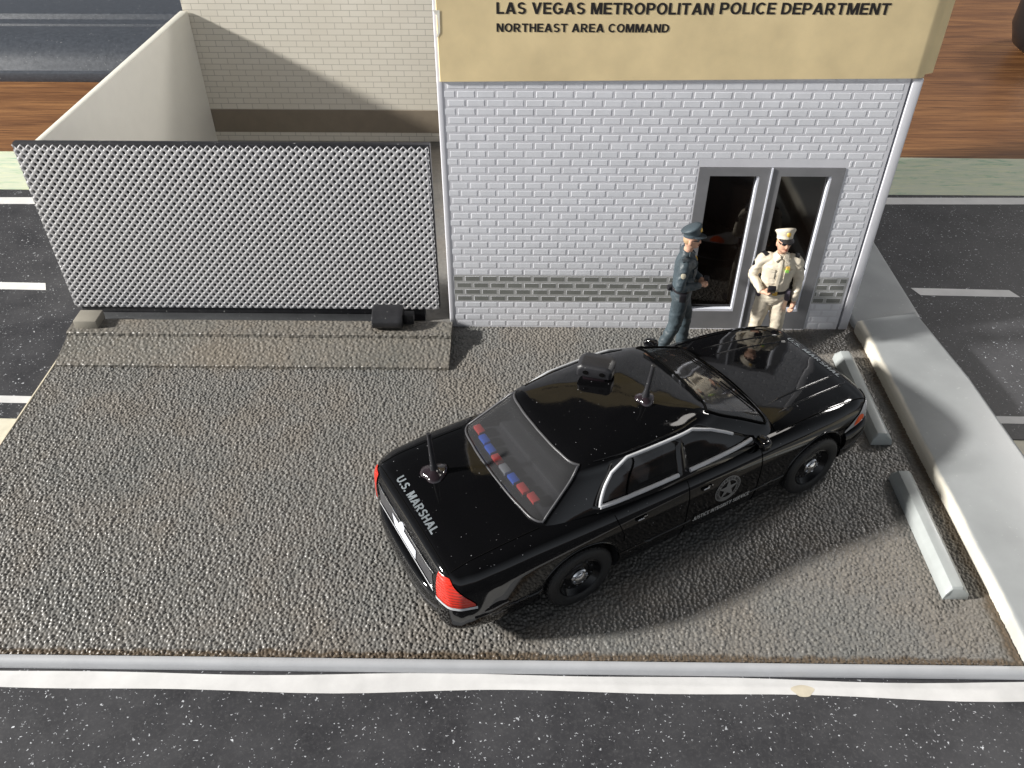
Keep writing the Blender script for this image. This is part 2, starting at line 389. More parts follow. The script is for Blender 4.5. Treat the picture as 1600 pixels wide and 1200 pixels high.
# embossed bricks: raised chamfered blocks in running bond, joined to the wall
PX, PZ = .338, .1555
bb = MB()
for r in range(0, 47):
    z0 = .03 + r*PZ; z1 = z0 + PZ*.81
    if z0 > 7.1: break
    x = -1.30 - (PX/2 if r % 2 else 0)
    while x < 6.46:
        x0, x1 = max(x, -1.36), min(x+PX*.90, 6.46)
        if x1 - x0 > .05:
            segs = []
            if z0 < DH+.02:
                if x0 < DX0-.03: segs.append((x0, min(x1, DX0-.03)))
                if x1 > DX1+.03: segs.append((max(x0, DX1+.03), x1))
            else: segs.append((x0, x1))
            for a, c in segs:
                if c-a < .04: continue
                grey = 4 <= r <= 7
                h = .0034 + random.uniform(-.0007, .0007); i = .014; y = WY
                zb, zt = z0, z1
                vs = [(a, y+.002, zb), (c, y+.002, zb), (c, y+.002, zt), (a, y+.002, zt), (a+i, y-h, zb+i), (c-i, y-h, zb+i), (c-i, y-h, zt-i), (a+i, y-h, zt-i)]
                bb.add(vs, [(0,1,5,4), (1,2,6,5), (2,3,7,6), (3,0,4,7)], 0); bb.add(vs, [(4,5,6,7)], 1 if grey else 0)
        x += PX
for xa, xb in ((-1.34, DX0-.02), (DX1+.02, 6.47)):
    zz0 = .03+4*PZ-.01; zz1 = .03+8*PZ-.008; vs = [(xa, WY-.0015, zz0), (xb, WY-.0015, zz0), (xb, WY-.0015, zz1), (xa, WY-.0015, zz1)]
    bb.add(vs, [(0, 1, 2, 3)], 2)
bk = bb.build('brick_relief', [M['brick'], M['wallgrey'], plastic('grey_mortar', (.44, .44, .43), .5)]); 
for (xa, xb, y0) in ((6.56, 6.74, WY-.012), (-1.47, -1.36, WY-.008)):
    adopt(MB().box((xa, y0, 0), (xb, WY+.3, 7.3 if xa < 0 else 5.22)).build('corner_post', M['wall'], bevel=.022, seg=3), bld)
for o in (wl, bk): adopt(o, bld)
rf = MB().box((-1.41, WY+.02, 7.3), (6.66, 20.55, 7.42)).build('roof', M['wall'], bevel=.02); adopt(rf, bld)
fl = MB().box((-1.25, WY+th+.3, 0.0), (6.68, 20.3, .05)).build('floor', M['black']); adopt(fl, bld)
# doors
def leaf(x0, x1, gx0, gx1):
    z0, z1, gz0, gz1 = .01, DH-.01, .44, 3.43
    d = MB(); y0, y1 = WY-.012, WY+.12
    for a, c, e, f_ in ((x0, gx0, z0, z1), (gx1, x1, z0, z1), (gx0, gx1, z0, gz0), (gx0, gx1, gz1, z1)): d.box((a, y0, e), (c, y1, f_))
    o = d.build('door', M['door'], weld=.0005); adopt(o, bld)
    # unpainted plastic reveal on the right and bottom edge of the pane
    l = MB(); l.box((gx1-.036, y0+.015, gz0+.002), (gx1-.002, y1, gz1-.002)); l.box((gx0+.002, y0+.015, gz0+.002), (gx1-.038, y1, gz0+.05))
    adopt(l.build('pane_lip', M['lip']), o)
    gg = MB().box((gx0+.002, WY+.085, gz0+.05), (gx1-.036, WY+.1, gz1-.002)).build('glass', M['glass']); adopt(gg, o)
    return o
leaf(DX0+.004, 4.50, 3.41, 4.31); leaf(4.535, DX1-.004, 4.70, 5.62)
adopt(MB().box((4.503, WY-.03, .012), (4.532, WY+.1, DH-.012)).build('door_post', M['lip']), bld)
adopt(MB().box((DX0, WY-.02, -.005), (DX1, WY+.14, .008)).build('sill', M['wall']), bld)

# the yellow card sign taped over the top of the front
sg = empty('card_sign', (2.6, 14.3, 5.2)); tag(sg, 'yellow card sign with black police lettering on the building front', 'sign')
SY = 14.402
path = [(-1.40, SY+.25), (-1.44, SY+.08), (-1.40, SY)] + [(x, SY) for x in np.linspace(-1.3, 6.55, 30)] + [(6.66, SY+.01), (6.73, SY+.05), (6.76, SY+.14)]
zb = 5.14; ztop = 7.55
b = MB(); rings = []
for i, (x, y) in enumerate(path):
    o_ = -.018
    rings.append([(x, y, zb + .012*(x+1.4)), (x, y+o_, zb + .012*(x+1.4)), (x, y+o_, ztop), (x, y, ztop)])
b.ring_loft(rings); cs = b.build('card', M['sign'], sm=30); adopt(cs, sg)
b = MB(); b.box((-1.405, SY+.02, ztop-.02), (6.70, SY+4, ztop)); adopt(b.build('card_top', M['sign']), sg)
b = MB(); vs = [(6.76, SY+.14, 5.24), (6.99, SY+.34, 5.20), (6.99, SY+.34, ztop), (6.76, SY+.14, ztop)]
vs += [(x+.014, y+.012, z) for x, y, z in vs]
b.add(vs, [(0,1,2,3), (7,6,5,4), (0,4,5,1), (1,5,6,2), (2,6,7,3), (3,7,4,0)]); adopt(b.build('card_flap', M['sign']), sg)
# peeled tear at the left border
b = MB(); b.add([(-1.47, SY-.022, 6.30), (-1.40, SY-.022, 6.22), (-1.385, SY-.024, 6.05), (-1.42, SY-.022, 5.85), (-1.36, SY-.025, 5.95), (-1.35, SY-.025, 6.3)], [tuple(range(6))]); adopt(b.build('torn_tape', M['cwall']), sg)

def text_mesh(s, size, offset=.0, shear=0, extrude=0, align='LEFT', spacing=1.0, wordsp=1.0):
    cu = bpy.data.curves.new('t', 'FONT'); cu.body = s; cu.size = size; cu.offset = offset; cu.shear = shear; cu.extrude = extrude
    cu.align_x = align; cu.space_character = spacing; cu.space_word = wordsp; cu.resolution_u = 4
    o = bpy.data.objects.new('t', cu); COL.objects.link(o); dg = bpy.context.evaluated_depsgraph_get()
    me = bpy.data.meshes.new_from_object(o.evaluated_get(dg)); bpy.data.objects.remove(o); return me
def glyph(ch):
    """heavy grotesque capitals as polygons: returns (width, list of polygons) at cap height 1"""
    T = .215; P = []
    def bar(x0, y0, x1, y1): P.append([(x0, y0), (x1, y0), (x1, y1), (x0, y1)])
    def dia(xa, xb, y0=0.0, y1=1.0, t=T*1.12): P.append([(xa, y0), (xa+t, y0), (xb+t, y1), (xb, y1)])
    def arc(cx, cy, rx, ry, a0, a1, n=14, t=T, ty=.185):
        A = [rad(a0+(a1-a0)*i/n) for i in range(n+1)]
        for a, c in zip(A, A[1:]):
            P.append([(cx+rx*math.cos(a), cy+ry*math.sin(a)), (cx+rx*math.cos(c), cy+ry*math.sin(c)), (cx+(rx-t)*math.cos(c), cy+(ry-ty)*math.sin(c)), (cx+(rx-t)*math.cos(a), cy+(ry-ty)*math.sin(a))])
    H = .185; w_ = .74
    if ch == 'A': w_ = .86; dia(0, .43-T*.56); P.append([(w_-T*1.12, 0), (w_, 0), (.43+T*.56, 1), (.43-T*.56, 1)]); bar(.2, .2, .66, .36)
    elif ch == 'C': w_ = .80; arc(.42, .5, .42, .515, 42, 318, 24)
    elif ch == 'G': w_ = .84; arc(.42, .5, .42, .515, 42, 330, 24); bar(.46, .36, .84, .53); bar(.64, .10, .84, .45)
    elif ch == 'D': bar(0, 0, T, 1); w_ = .78; bar(T*.9, 1-H, .34, 1); bar(T*.9, 0, .34, H); arc(.33, .5, .45, .5, -90, 90, 16)
    elif ch == 'E': w_ = .66; bar(0, 0, T, 1); bar(T*.9, 0, .66, H); bar(T*.9, .41, .62, .59); bar(T*.9, 1-H, .65, 1)
    elif ch == 'H': bar(0, 0, T, 1); bar(w_-T, 0, w_, 1); bar(T*.9, .41, w_-T*.9, .60)
    elif ch == 'I': w_ = T; bar(0, 0, T, 1)
    elif ch == 'J': w_ = .60; bar(w_-T, .28, w_, 1); arc(.30, .29, .30, .30, -180, 0, 12)
    elif ch == 'L': w_ = .62; bar(0, 0, T, 1); bar(T*.9, 0, .62, H)
    elif ch == 'M': w_ = .92; bar(0, 0, T, 1); bar(w_-T, 0, w_, 1); P.append([(T*.3, 1), (T*1.35, 1), (.46+T*.46, 0), (.46-T*.46, 0)]); P.append([(w_-T*1.35, 1), (w_-T*.3, 1), (.46+T*.46, 0), (.46-T*.46, 0)])
    elif ch == 'N': w_ = .76; bar(0, 0, T, 1); bar(w_-T, 0, w_, 1); P.append([(T*.2, 1), (T*1.2, 1), (w_-T*.2, 0), (w_-T*1.2, 0)])
    elif ch == 'O': w_ = .86; arc(.43, .5, .43, .515, 0, 360, 30)
    elif ch in 'PR': w_ = .72 if ch == 'P' else .78; bar(0, 0, T, 1); bar(T*.9, 1-H, .42, 1); bar(T*.9, .36, .42, .53); arc(.41, .68, .31, .32, -90, 90, 14)
    elif ch == 'S': w_ = .70; arc(.35, .72, .33, .295, 25, 270, 14, T, .17); arc(.35, .285, .35, .30, -155, 90, 14, T, .17)
    elif ch == 'T': w_ = .72; bar(0, 1-H, .72, 1); bar(.36-T/2, 0, .36+T/2, 1-H*.9)
    elif ch == 'U': w_ = .76; bar(0, .36, T, 1); bar(w_-T, .36, w_, 1); arc(.38, .37, .38, .385, -180, 0, 16)
    elif ch == 'V': w_ = .82; P.append([(0, 1), (T*1.12, 1), (.41+T*.5, 0), (.41-T*.5, 0)]); P.append([(w_-T*1.12, 1), (w_, 1), (.41+T*.5, 0), (.41-T*.5, 0)])
    elif ch == 'Y': w_ = .80; bar(.40-T/2, 0, .40+T/2, .45); P.append([(0, 1), (T*1.15, 1), (.40+T*.5, .42), (.40-T*.5, .42)]); P.append([(w_-T*1.15, 1), (w_, 1), (.40+T*.5, .42), (.40-T*.5, .42)])
    elif ch == '.': w_ = T; bar(0, 0, T, .2)
    elif ch == ' ': w_ = .26
    if ch == 'R': P.append([(w_-T*1.25, 0), (w_, 0), (.52, .42), (.52-T*1.1, .42)])
    return w_, P
def word_polys(s_):
    x = 0; out = []
    for ch in s_:
        w_, P = glyph(ch); out += [[(x+a, c) for a, c in q] for q in P]; x += w_+.09
    return x-.09, out
def split_words(s_):
    n = 0; out = []
    for wd in s_.split(' '):
        k = sum(len(glyph(c)[1]) for c in wd); out.append((n, n+k)); n += k
    return out
def flat_text(s, x0, x1, z0, h, y, mat, parent, shear=0, off=.0):
    """lettering standing in the XZ plane facing -Y, fitted to width"""
    W, polys = word_polys(s)
    for wd in split_words(s):
        b = MB()
        for i, q in enumerate(polys[wd[0]:wd[1]]): b.add([(x0+(a/W)*(x1-x0), y-.00004*(i % 9), z0+c*h) for a, c in q], [tuple(range(len(q)))])
        adopt(b.build('lettering', mat), parent)
# words as measured on the sign
ty = SY - .0215
flat_text('LAS VEGAS METROPOLITAN', -.44, 3.03, 6.245, .18, ty, M['ink'], sg, 0, .022)
flat_text('POLICE DEPARTMENT', 3.13, 5.84, 6.255, .18, ty, M['ink'], sg, .22, .022)
flat_text('NORTHEAST AREA COMMAND', -.44, 2.36, 5.965, .135, ty, M['ink'], sg, 0, .022)

# ---------------------------------------------------------------- courtyard walls
bw = MB(); bw.box((-8.95, 23.42, -.1), (-1.3, 23.6, 5.4)); o = bw.build('brick_backdrop', M['bprint']); tag(o, 'cream wall printed with fine bricks behind the gate yard', 'wall')
o2 = MB().box((-8.94, 23.405, .27), (-1.31, 23.42, .93)).build('painted_band', M['band']); adopt(o2, o)
sw = MB()
# side wall runs from the gate back to the printed wall, slightly splayed
pts = [(-9.47, 15.3), (-9.33, 15.3), (-8.80, 23.40), (-9.02, 23.40)]
zt_ = [3.50, 3.50, 3.60, 3.60]
vs = [(x, y, -.1) for x, y in pts] + [(x, y, z) for (x, y), z in zip(pts, zt_)]
sw.add(vs, [(0,3,2,1), (4,5,6,7), (0,1,5,4), (1,2,6,5), (2,3,7,6), (3,0,4,7)])
o = sw.build('side_wall', M['cwall'], bevel=.035); tag(o, 'plain cream low side wall behind the left end of the mesh gate', 'wall')

# ---------------------------------------------------------------- gate
gt = empty('mesh_gate', (-5.3, 14.35, 0)); tag(gt, 'sliding gate of silver diamond mesh on a black rail', 'gate')
GX0, GX1, GZ0, GZ1, GY = -9.26, -1.70, .33, 3.89, 14.58
px, pz = .148, .1585
nx = int((GX1-GX0)/(px/2)); nz = int((GZ1-GZ0)/(pz/2))
b = MB()
for i in range(nx+1):
    for j in range(nz+1):
        if (i+j) % 2: continue
        cx, cz = GX0+i*px/2, GZ0+j*pz/2
        out = []; inn = []; mid = []
        for k in range(8):
            a = k*math.pi/4
            if k % 2 == 0: ox, oz = math.cos(a)*px/2, math.sin(a)*pz/2; hy = 0
            else: ox, oz = math.cos(a)*px/2*.7071, math.sin(a)*pz/2*.7071; hy = 0
            out.append((cx+ox, GY+hy, cz+oz))
            q = .47 + random.uniform(-.02, .02)
            inn.append((cx+math.cos(a)*px/2*q, GY+.012, cz+math.sin(a)*pz/2*q)); mid.append((cx+math.cos(a)*px/2*(q+.13), GY-.001, cz+math.sin(a)*pz/2*(q+.13)))
        def cl(p): return (min(max(p[0], GX0), GX1), p[1], min(max(p[2], GZ0), GZ1))
        out = [cl(p) for p in out]; inn = [cl(p) for p in inn]; mid = [cl(p) for p in mid]
        b.add(out+mid+inn, [(k+m8, (k+1) % 8+m8, 8+(k+1) % 8+m8, 8+k+m8) for m8 in (0, 8) for k in range(8)])
me = b.mesh('mesh_panel', weld=.0015)
bm = bmesh.new(); bm.from_mesh(me); bmesh.ops.dissolve_degenerate(bm, dist=.0008, edges=bm.edges); bm.to_mesh(me); bm.free()
smooth(me, 75); mp_ = link_obj('mesh_panel', me, M['mesh'])
mp_.modifiers.new('s', 'SOLIDIFY').thickness = .012; adopt(mp_, gt)
b = MB(); b.box((GX0-.02, GY+.045, GZ0-.02), (GX1+.02, GY+.17, GZ0+(nz+1)*pz/2+.0)); adopt(b.build('back_panel', M['black'], bevel=.012), gt)
b = MB(); b.box((GX0+.1, GY+.02, .02), (-2.0, GY+.16, GZ0-.02)); adopt(b.build('lower_bar', M['black'], bevel=.012), gt)
b = MB(); b.box((GX0+.45, 14.27, .03), (-2.28, GY-.01, .20)); adopt(b.build('rail', M['rail'], bevel=.02), gt)
b = MB()
ang = [(14.0, .30), (13.86, .34), (13.80, .42), (13.80, .52), (13.86, .62), (14.0, .67), (14.24, .67), (14.24, .30)]
b.ring_loft([[(x, y, z) for y, z in ang] for x in (-2.98, -2.93, -2.50, -2.38)])
adopt(b.build('drive_motor', M['black'], bevel=.018), gt)
b = MB(); b.box((-2.38, 14.06, .31), (-2.17, 14.24, .52)); adopt(b.build('motor_bracket', M['black'], bevel=.012), gt)
# ramp with threshold
rp = empty('ramp', (-5.3, 13.4, 0)); tag(rp, 'grey textured ramp strip in front of the mesh gate', 'ramp')
prof = [(12.98, -.05), (12.98, .055), (12.995, .065), (13.70, .215), (13.71, .285), (13.73, .296), (14.16, .30), (14.20, .28), (14.20, -.05)]
mr = M['ramp']
b = MB(); b.ring_loft([[(x, y, z) for y, z in prof] for x in (-9.12, -1.40)]); o = b.build('ramp_body', mr); adopt(o, rp)
tt = NT(mr); vo = tt.n('ShaderNodeTexVoronoi'); vo.feature = 'SMOOTH_F1'; vo.inputs['Scale'].default_value = 17; tt.l(tt.co(), vo.inputs['Vector']); tt.bump(vo.outputs['Distance'], .9, .035)
b = MB(); b.box((-8.98, 13.84, .28), (-8.52, 14.24, .48)); adopt(b.build('guide_block', M['tan'], bevel=.015), rp)

# ---------------------------------------------------------------- wheel stops
def wheel_stop(y0, y1, xc, lab, rz=0):
    r = empty('wheel_stop', (xc, (y0+y1)/2, 0), rz); L = (y1-y0)/2
    pr = [(-.185, 0), (-.165, .13), (-.095, .235), (.07, .235), (.165, .13), (.19, 0)]
    me = MB().ring_loft([[(x, s*L, z) for x, z in pr] for s in (-1, -.955, .955, 1)])
    # taper the ends of the top
    for i, v in enumerate(me.v):
        if abs(abs(v[1])-L) < 1e-6 and v[2] > .2: me.v[i] = (v[0]*.8, v[1]*.975, v[2]-.03)
    o = me.build('block', M['stop'], r, bevel=.004); tag(r, lab, 'wheel stop', 'parking wheel stops along the pavement'); return r
wheel_stop(7.72, 10.18, 6.42, 'grey wheel stop nearer the viewer, fully in the open')
wheel_stop(10.98, 13.44, 6.36, 'grey wheel stop partly hidden behind the nose of the black car')

# ---------------------------------------------------------------- car
CAR_C = (1.847, 9.874); CAR_A = rad(30.3)
car = empty('car', (CAR_C[0], CAR_C[1], 0), CAR_A); car.scale = (.984, .952, 1.008); tag(car, 'glossy black toy police sedan with marshal lettering and roof antenna', 'toy car')
paint = pbr('black_car_paint', (.0035, .0035, .004), .10, spec=.42, coat=0)
t = NT(paint); n = t.noise(t.co(), 13, 4, .7); t.l(t.ramp(n.outputs[0], [(.35, (.03,.03,.03)), (.8, (.11,.11,.11))]), t.b.inputs['Roughness'])
n = t.noise(t.co((26, 26, 26)), 1.0, 1); t.l(t.mix(t.ramp(n.outputs[0], [(.775, (0,0,0)), (.80, (1,1,1))]), (.0035,.0035,.004), (.25,.25,.26)), t.b.inputs['Base Color'])
seam = pbr('panel_gap', (.001, .001, .001), .9, spec=.1); tyre = plastic('tyre_rubber', (.014, .014, .014), .62, .1, .3); steel = pbr('black_steel_rim', (.008, .008, .009), .22, .3)
chrome = pbr('chrome', (.75, .76, .78), .12, 1.0); silver = plastic('silver_print', (.52, .53, .55), .32, .06); trimgrey = pbr('trim_grey', (.06, .06, .065), .35)
red = pbr('red_lens', (.62, .025, .010), .16, spec=.6, coat=.4); t = NT(red); wv = t.n('ShaderNodeTexWave', bands_direction='Z'); wv.inputs['Scale'].default_value = 6; t.l(t.co(), wv.inputs[0]); t.bump(wv.outputs[0], .5, .02)
orange = pbr('orange_lens', (.75, .10, .02), .2); lens = pbr('clear_lens', (.42, .43, .45), .2, .2)
letter = plastic('grey_lettering', (.20, .225, .245), .5, .12); motto = plastic('motto_print', (.42, .42, .41), .45, .1); decal = plastic('decal_grey', (.19, .19, .185), .45, .1); bl = pbr('blue_lens', (.06, .16, .70), .3); rl = pbr('soft_red_lens', (.75, .09, .08), .3)
plate = plastic('white_plate', (.72, .75, .82), .3, .05); interior = pbr('dark_interior', (.02, .02, .022), .7)
def tinted(name, tint, haze=.0):
    m = bpy.data.materials.new(name); m.use_nodes = True; n = m.node_tree; n.nodes.clear()
    o = n.nodes.new('ShaderNodeOutputMaterial'); mx = n.nodes.new('ShaderNodeMixShader'); f = n.nodes.new('ShaderNodeFresnel'); f.inputs[0].default_value = 1.55
    a = n.nodes.new('ShaderNodeBsdfTransparent'); a.inputs[0].default_value = (*tint, 1); g_ = n.nodes.new('ShaderNodeBsdfGlossy'); g_.inputs['Roughness'].default_value = .06
    n.links.new(f.outputs[0], mx.inputs[0]); n.links.new(a.outputs[0], mx.inputs[1]); n.links.new(g_.outputs[0], mx.inputs[2]); df = n.nodes.new('ShaderNodeBsdfDiffuse'); df.inputs[0].default_value = (.5, .5, .52, 1); m3 = n.nodes.new('ShaderNodeMixShader'); m3.inputs[0].default_value = haze
    n.links.new(mx.outputs[0], m3.inputs[1]); n.links.new(df.outputs[0], m3.inputs[2]); n.links.new(m3.outputs[0], o.inputs[0]); return m
gl_rear = tinted('smoked_glass', (.55, .56, .58), .05); gl_side = tinted('dark_side_glass', (.25, .25, .26))

ST = [-4.06, -4.02, -3.93, -3.75, -3.3, -2.6, -1.2, .5, 1.6, 2.5, 3.3, 3.7, 3.92, 4.03, 4.07]
Wd = [1.10, 1.26, 1.38, 1.465, 1.52, 1.545, 1.56, 1.56, 1.55, 1.53, 1.46, 1.37, 1.25, 1.08, .92]
ZT = [1.36, 1.46, 1.535, 1.585, 1.625, 1.645, 1.62, 1.60, 1.59, 1.54, 1.44, 1.37, 1.30, 1.21, 1.12]
ZB = [.54, .46, .40, .35, .32, .31, .31, .31, .31, .31, .33, .35, .40, .46, .54]
def prof_at(w_, zt, zb):
    yy = np.array([0, .35, .62, .80, .90, .955, .985, 1.0, 1.0, .99, .965, .93, .80, .4, 0])*w_
    zz = np.array([zt, zt-.008, zt-.022, zt-.045, zt-.085, zt-.15, zt-.27, zt-.45, .85 if zt > 1.3 else .78, .62, .45, zb+.04, zb, zb, zb])
    return np.stack([yy, zz], -1)
xs = np.unique(np.concatenate([np.linspace(-4.06, -3.3, 26), np.linspace(-3.3, 3.3, 90), np.linspace(3.3, 4.07, 26)]))
W_ = hermite(ST, Wd, xs); T_ = hermite(ST, ZT, xs); B_ = hermite(ST, ZB, xs)
rings = []
pk = np.array([0, .3, .55, .72, .82, .88, .94, 1.1, 1.45, 1.7, 1.88, 2.02, 2.15, 2.5, 2.9])
pq = np.linspace(0, 2.9, 64)
for x, w_, zt, zb_ in zip(xs, W_, T_, B_):
    P = hermite(pk, prof_at(w_, zt, zb_), pq); P[0, 0] = 0; P[-1, 0] = 0
    half = [(x, -p[0], p[1]) for p in P]; other = [(x, p[0], p[1]) for p in P[-2:0:-1]]
    rings.append(half+other)
b = MB(); b.ring_loft(rings); me = b.mesh('body', weld=1e-5)
body = link_obj('body', me, [paint, interior])
cut = MB()
for xa in (-2.01, 2.54):
    for s in (-1, 1):
        Mx = Matrix.Translation((xa, s*1.42, .56)) @ Matrix.Rotation(rad(90), 4, 'X')
        cut.lathe([(.67, -.42), (.67, .42)], 48, Mx)
cme = cut.mesh('cut'); co_ = link_obj('cut', cme, interior)
# open the cabin top so that one can look into the car
cb = MB(); cb.ring_loft([[(x, y, z) for x, y in ((-2.45, -1.18), (1.45, -1.18), (1.45, 1.18), (-2.45, 1.18))] for z in (.55, 2.2)])
cbo = link_obj('cut2', cb.mesh('cut2'), interior)
for c_ in (co_, cbo):
    md = body.modifiers.new('b', 'BOOLEAN'); md.operation = 'DIFFERENCE'; md.object = c_; md.solver = 'EXACT'
dg = bpy.context.evaluated_depsgraph_get(); nm = bpy.data.meshes.new_from_object(body.evaluated_get(dg))
bvh = BVHTree.FromPolygons([v.co.copy() for v in body.data.vertices], [p.vertices[:] for p in body.data.polygons])
body.modifiers.clear(); body.data = nm; bpy.data.objects.remove(co_); bpy.data.objects.remove(cbo); smooth(nm, 38); body.parent = car

def shoot(o, d, off=.006, tree=None):
    r = (tree or bvh).ray_cast(Vector(o), Vector(d).normalized())
    if r[0] is None: return None
    nn = r[1]
    if nn.dot(Vector(d)) > 0: nn = -nn
    return r[0] + nn*off
def side_pts(pts, s=-1, off=.006): return [shoot((x, s*3, z), (0, -s, 0), off) for x, z in pts]
def top_pts(pts, off=.006): return [shoot((x, y, 4), (0, 0, -1), off) for x, y in pts]
def line_tube(pts, r, name, mat, parent=car, n=6):
    pts = [p for p in pts if p is not None]; return MB().tube(pts, r, n).build(name, mat, parent, sm=60)
# panel gaps
def gap(pts, r=.009): 
    pts = [p for p in pts if p is not None]
    if len(pts) > 1: MB().tube(pts, r, 5).build('panel_gap', seam, car, sm=60)
for s in (-1, 1):
    for xd in (1.28, -.14):
        gap(side_pts([(xd - .0*(1.4-z), z) for z in np.linspace(.36, 1.50, 24)], s, .0))
    gap(side_pts([(-1.30 - max(0, z-1.08)*.35, z) for z in np.linspace(.98, 1.50, 16)], s, .0))
    gap(side_pts([(x, .36) for x in np.linspace(-1.28, 1.28, 30)], s, .0))
    gap(top_pts([(x, s*(1.33-.055*(x-1.5))) for x in np.linspace(1.7, 3.95, 40)], .0), .011)
    gap(top_pts([(x, s*(1.20)) for x in np.linspace(-3.9, -2.55, 30)], .0))
gap(top_pts([(-3.93, y) for y in np.linspace(-1.2, 1.2, 30)], .0)); gap(top_pts([(1.86-.16*abs(y/1.3)**2, y) for y in np.linspace(-1.3, 1.3, 40)], .0), .012)
# raised creases of the bonnet
cr = MB()
for s in (-1, 1):
    for off_ in (.0, .20):
        cr.tube([p - Vector((0, 0, .006)) for p in top_pts([(x, s*(1.02-off_*1.2-.10*(x-1.7))) for x in np.linspace(1.95, 3.85, 40)], .0)], .020, 8, taper=[min(1, i/6, (39-i)/4)+.05 for i in range(40)])
cr.build('bonnet_crease', paint, car, sm=80)
# flank moulding
for s in (-1, 1):
    for xa, xb in ((-1.36, 1.86), (-3.7, -2.66), (3.18, 3.7)):
        line_tube(side_pts([(x, .70) for x in np.linspace(xa, xb, 30)], s, -.012), .035, 'side_moulding', paint)

# greenhouse
K = [ # z, xf, xr, w, off3 (A pillar), off7 (C pillar)
 (1.45, 1.98, -2.92, 1.43, .44, 1.18), (1.60, 1.82, -2.68, 1.385, .60, 1.04), (1.72, 1.59, -2.52, 1.33, .58, .93), (1.88, 1.27, -2.29, 1.255, .54, .80), (2.06, .88, -2.04, 1.165, .52, .72),
 (2.18, .64, -1.88, 1.075, .50, .62), (2.245, .42, -1.68, .93, .46, .56), (2.30, .05, -1.20, .70, .36, .40), (2.33, -.25, -.90, .40, .2, .24), (2.338, -.45, -.75, .20, .10, .12)]
KA = np.array(K)
hs = np.unique(np.round(np.concatenate([np.linspace(1.45, 1.64, 5), np.linspace(1.64, 2.15, 17), np.linspace(2.15, 2.18, 3), np.linspace(2.18, 2.338, 16)]), 5))
ks = np.array([0, 1, 2, 3, 4, 5, 6, 7, 8, 9, 10], float)
ss = np.unique(np.round(np.concatenate([np.linspace(0, 2, 17), np.linspace(2, 3, 6), np.linspace(3, 4.9, 14), np.linspace(4.9, 5.2, 3), np.linspace(5.2, 7, 13), np.linspace(7, 8, 8), np.linspace(8, 10, 17)]), 5))
def ring_at(z):
    p = hermite(KA[:, 0], KA[:, 1:], [z])[0]; xf, xr, w_, o3, o7 = p; q = w_/1.4
    sA, sB = xf-o3, xr+o7
    pts = np.array([(xf, 0), (xf-.035*q, .5*w_), (xf-.17*q, .84*w_), (sA, .955*w_), (0, .995*w_), (sA*.5+sB*.5, 1.0*w_), (0, .995*w_),
                    (sB, .965*w_), (xr+.17*q, .85*w_), (xr+.03*q, .5*w_), (xr, 0)])
    fz_ = min(1, max(0, (2.30-z)/.235)); pts[5, 0] = pts[5, 0]*(1-fz_) - .14*fz_; pts[4, 0] = (sA+pts[5, 0])/2; pts[6, 0] = (sB+pts[5, 0])/2
    return hermite(ks, pts, ss)
rows = [ring_at(z) for z in hs]; n1 = len(ss); NR = 2*n1-2
def row3(r, z, crown=0): return [(p[0], -p[1], z) for p in r] + [(p[0], p[1], z) for p in r[-2:0:-1]]
GV = [Vector(p) for r, z in zip(rows, hs) for p in row3(r, z)]
def scol(j): return ss[j] if j < n1 else ss[2*n1-2-j]
def region(i, j):   # which panel does cell (i,j) belong to
    z = (hs[i]+hs[i+1])/2; j2 = (j+1) % NR
    a, c = scol(j), scol(j2) ; s_ = (a+c)/2; left = j >= n1-1
    if 1.64 < z < 2.18 and s_ < 2: return 'windscreen'
    if 1.64 < z < 2.18 and s_ > 8: return 'rear_window'
    if 1.64 < z < 2.15 and 3 < s_ < 4.9: return 'front_side_window' + ('L' if left else 'R')
    if 1.64 < z < 2.15 and 5.2 < s_ < 7: return 'rear_side_window' + ('L' if left else 'R')
    return None
cells = {}
for i in range(len(hs)-1):
    for j in range(NR): cells.setdefault(region(i, j), []).append((i*NR+j, i*NR+(j+1) % NR, (i+1)*NR+(j+1) % NR, (i+1)*NR+j))
# cap the very top
cap = tuple((len(hs)-1)*NR + j for j in range(NR))
b = MB(); b.add(GV, cells[None]+[cap]); me = b.mesh('cabin_frame'); bm = bmesh.new(); bm.from_mesh(me)
bmesh.ops.delete(bm, geom=[v for v in bm.verts if not v.link_faces], context='VERTS'); bm.to_mesh(me); bm.free(); smooth(me, 50)
roof = link_obj('roof', me, paint, car); sol = roof.modifiers.new('s', 'SOLIDIFY'); sol.thickness = .035; sol.offset = -1
gbvh = BVHTree.FromPolygons(GV, [f for k in cells for f in cells[k]]+[cap])
for nm_, fs in cells.items():
    if nm_ is None: continue
    b = MB(); idx = sorted({i for f in fs for i in f}); mp2 = {k: q for q, k in enumerate(idx)}
    cen = Vector((-.5, 0, 1.7)); b.add([GV[i] - (GV[i]-cen).normalized()*.010 for i in idx], [tuple(mp2[k] for k in f) for f in fs])
    nice = {'windscreen': 'windscreen', 'rear_window': 'rear_window'}.get(nm_, 'side_window')
    b.build(nice, gl_rear if nice != 'side_window' else gl_side, car, sm=80)
def gpt(s_, z, left, out=.012):
    i = np.argmin(abs(hs-z)); j = int(np.argmin(abs(ss-s_))); p = rows[i][j]; sg_ = 1 if left else -1
    nrm = Vector((0.0, sg_*1.0, .35)).normalized(); return Vector((p[0], sg_*p[1], hs[i])) + nrm*out
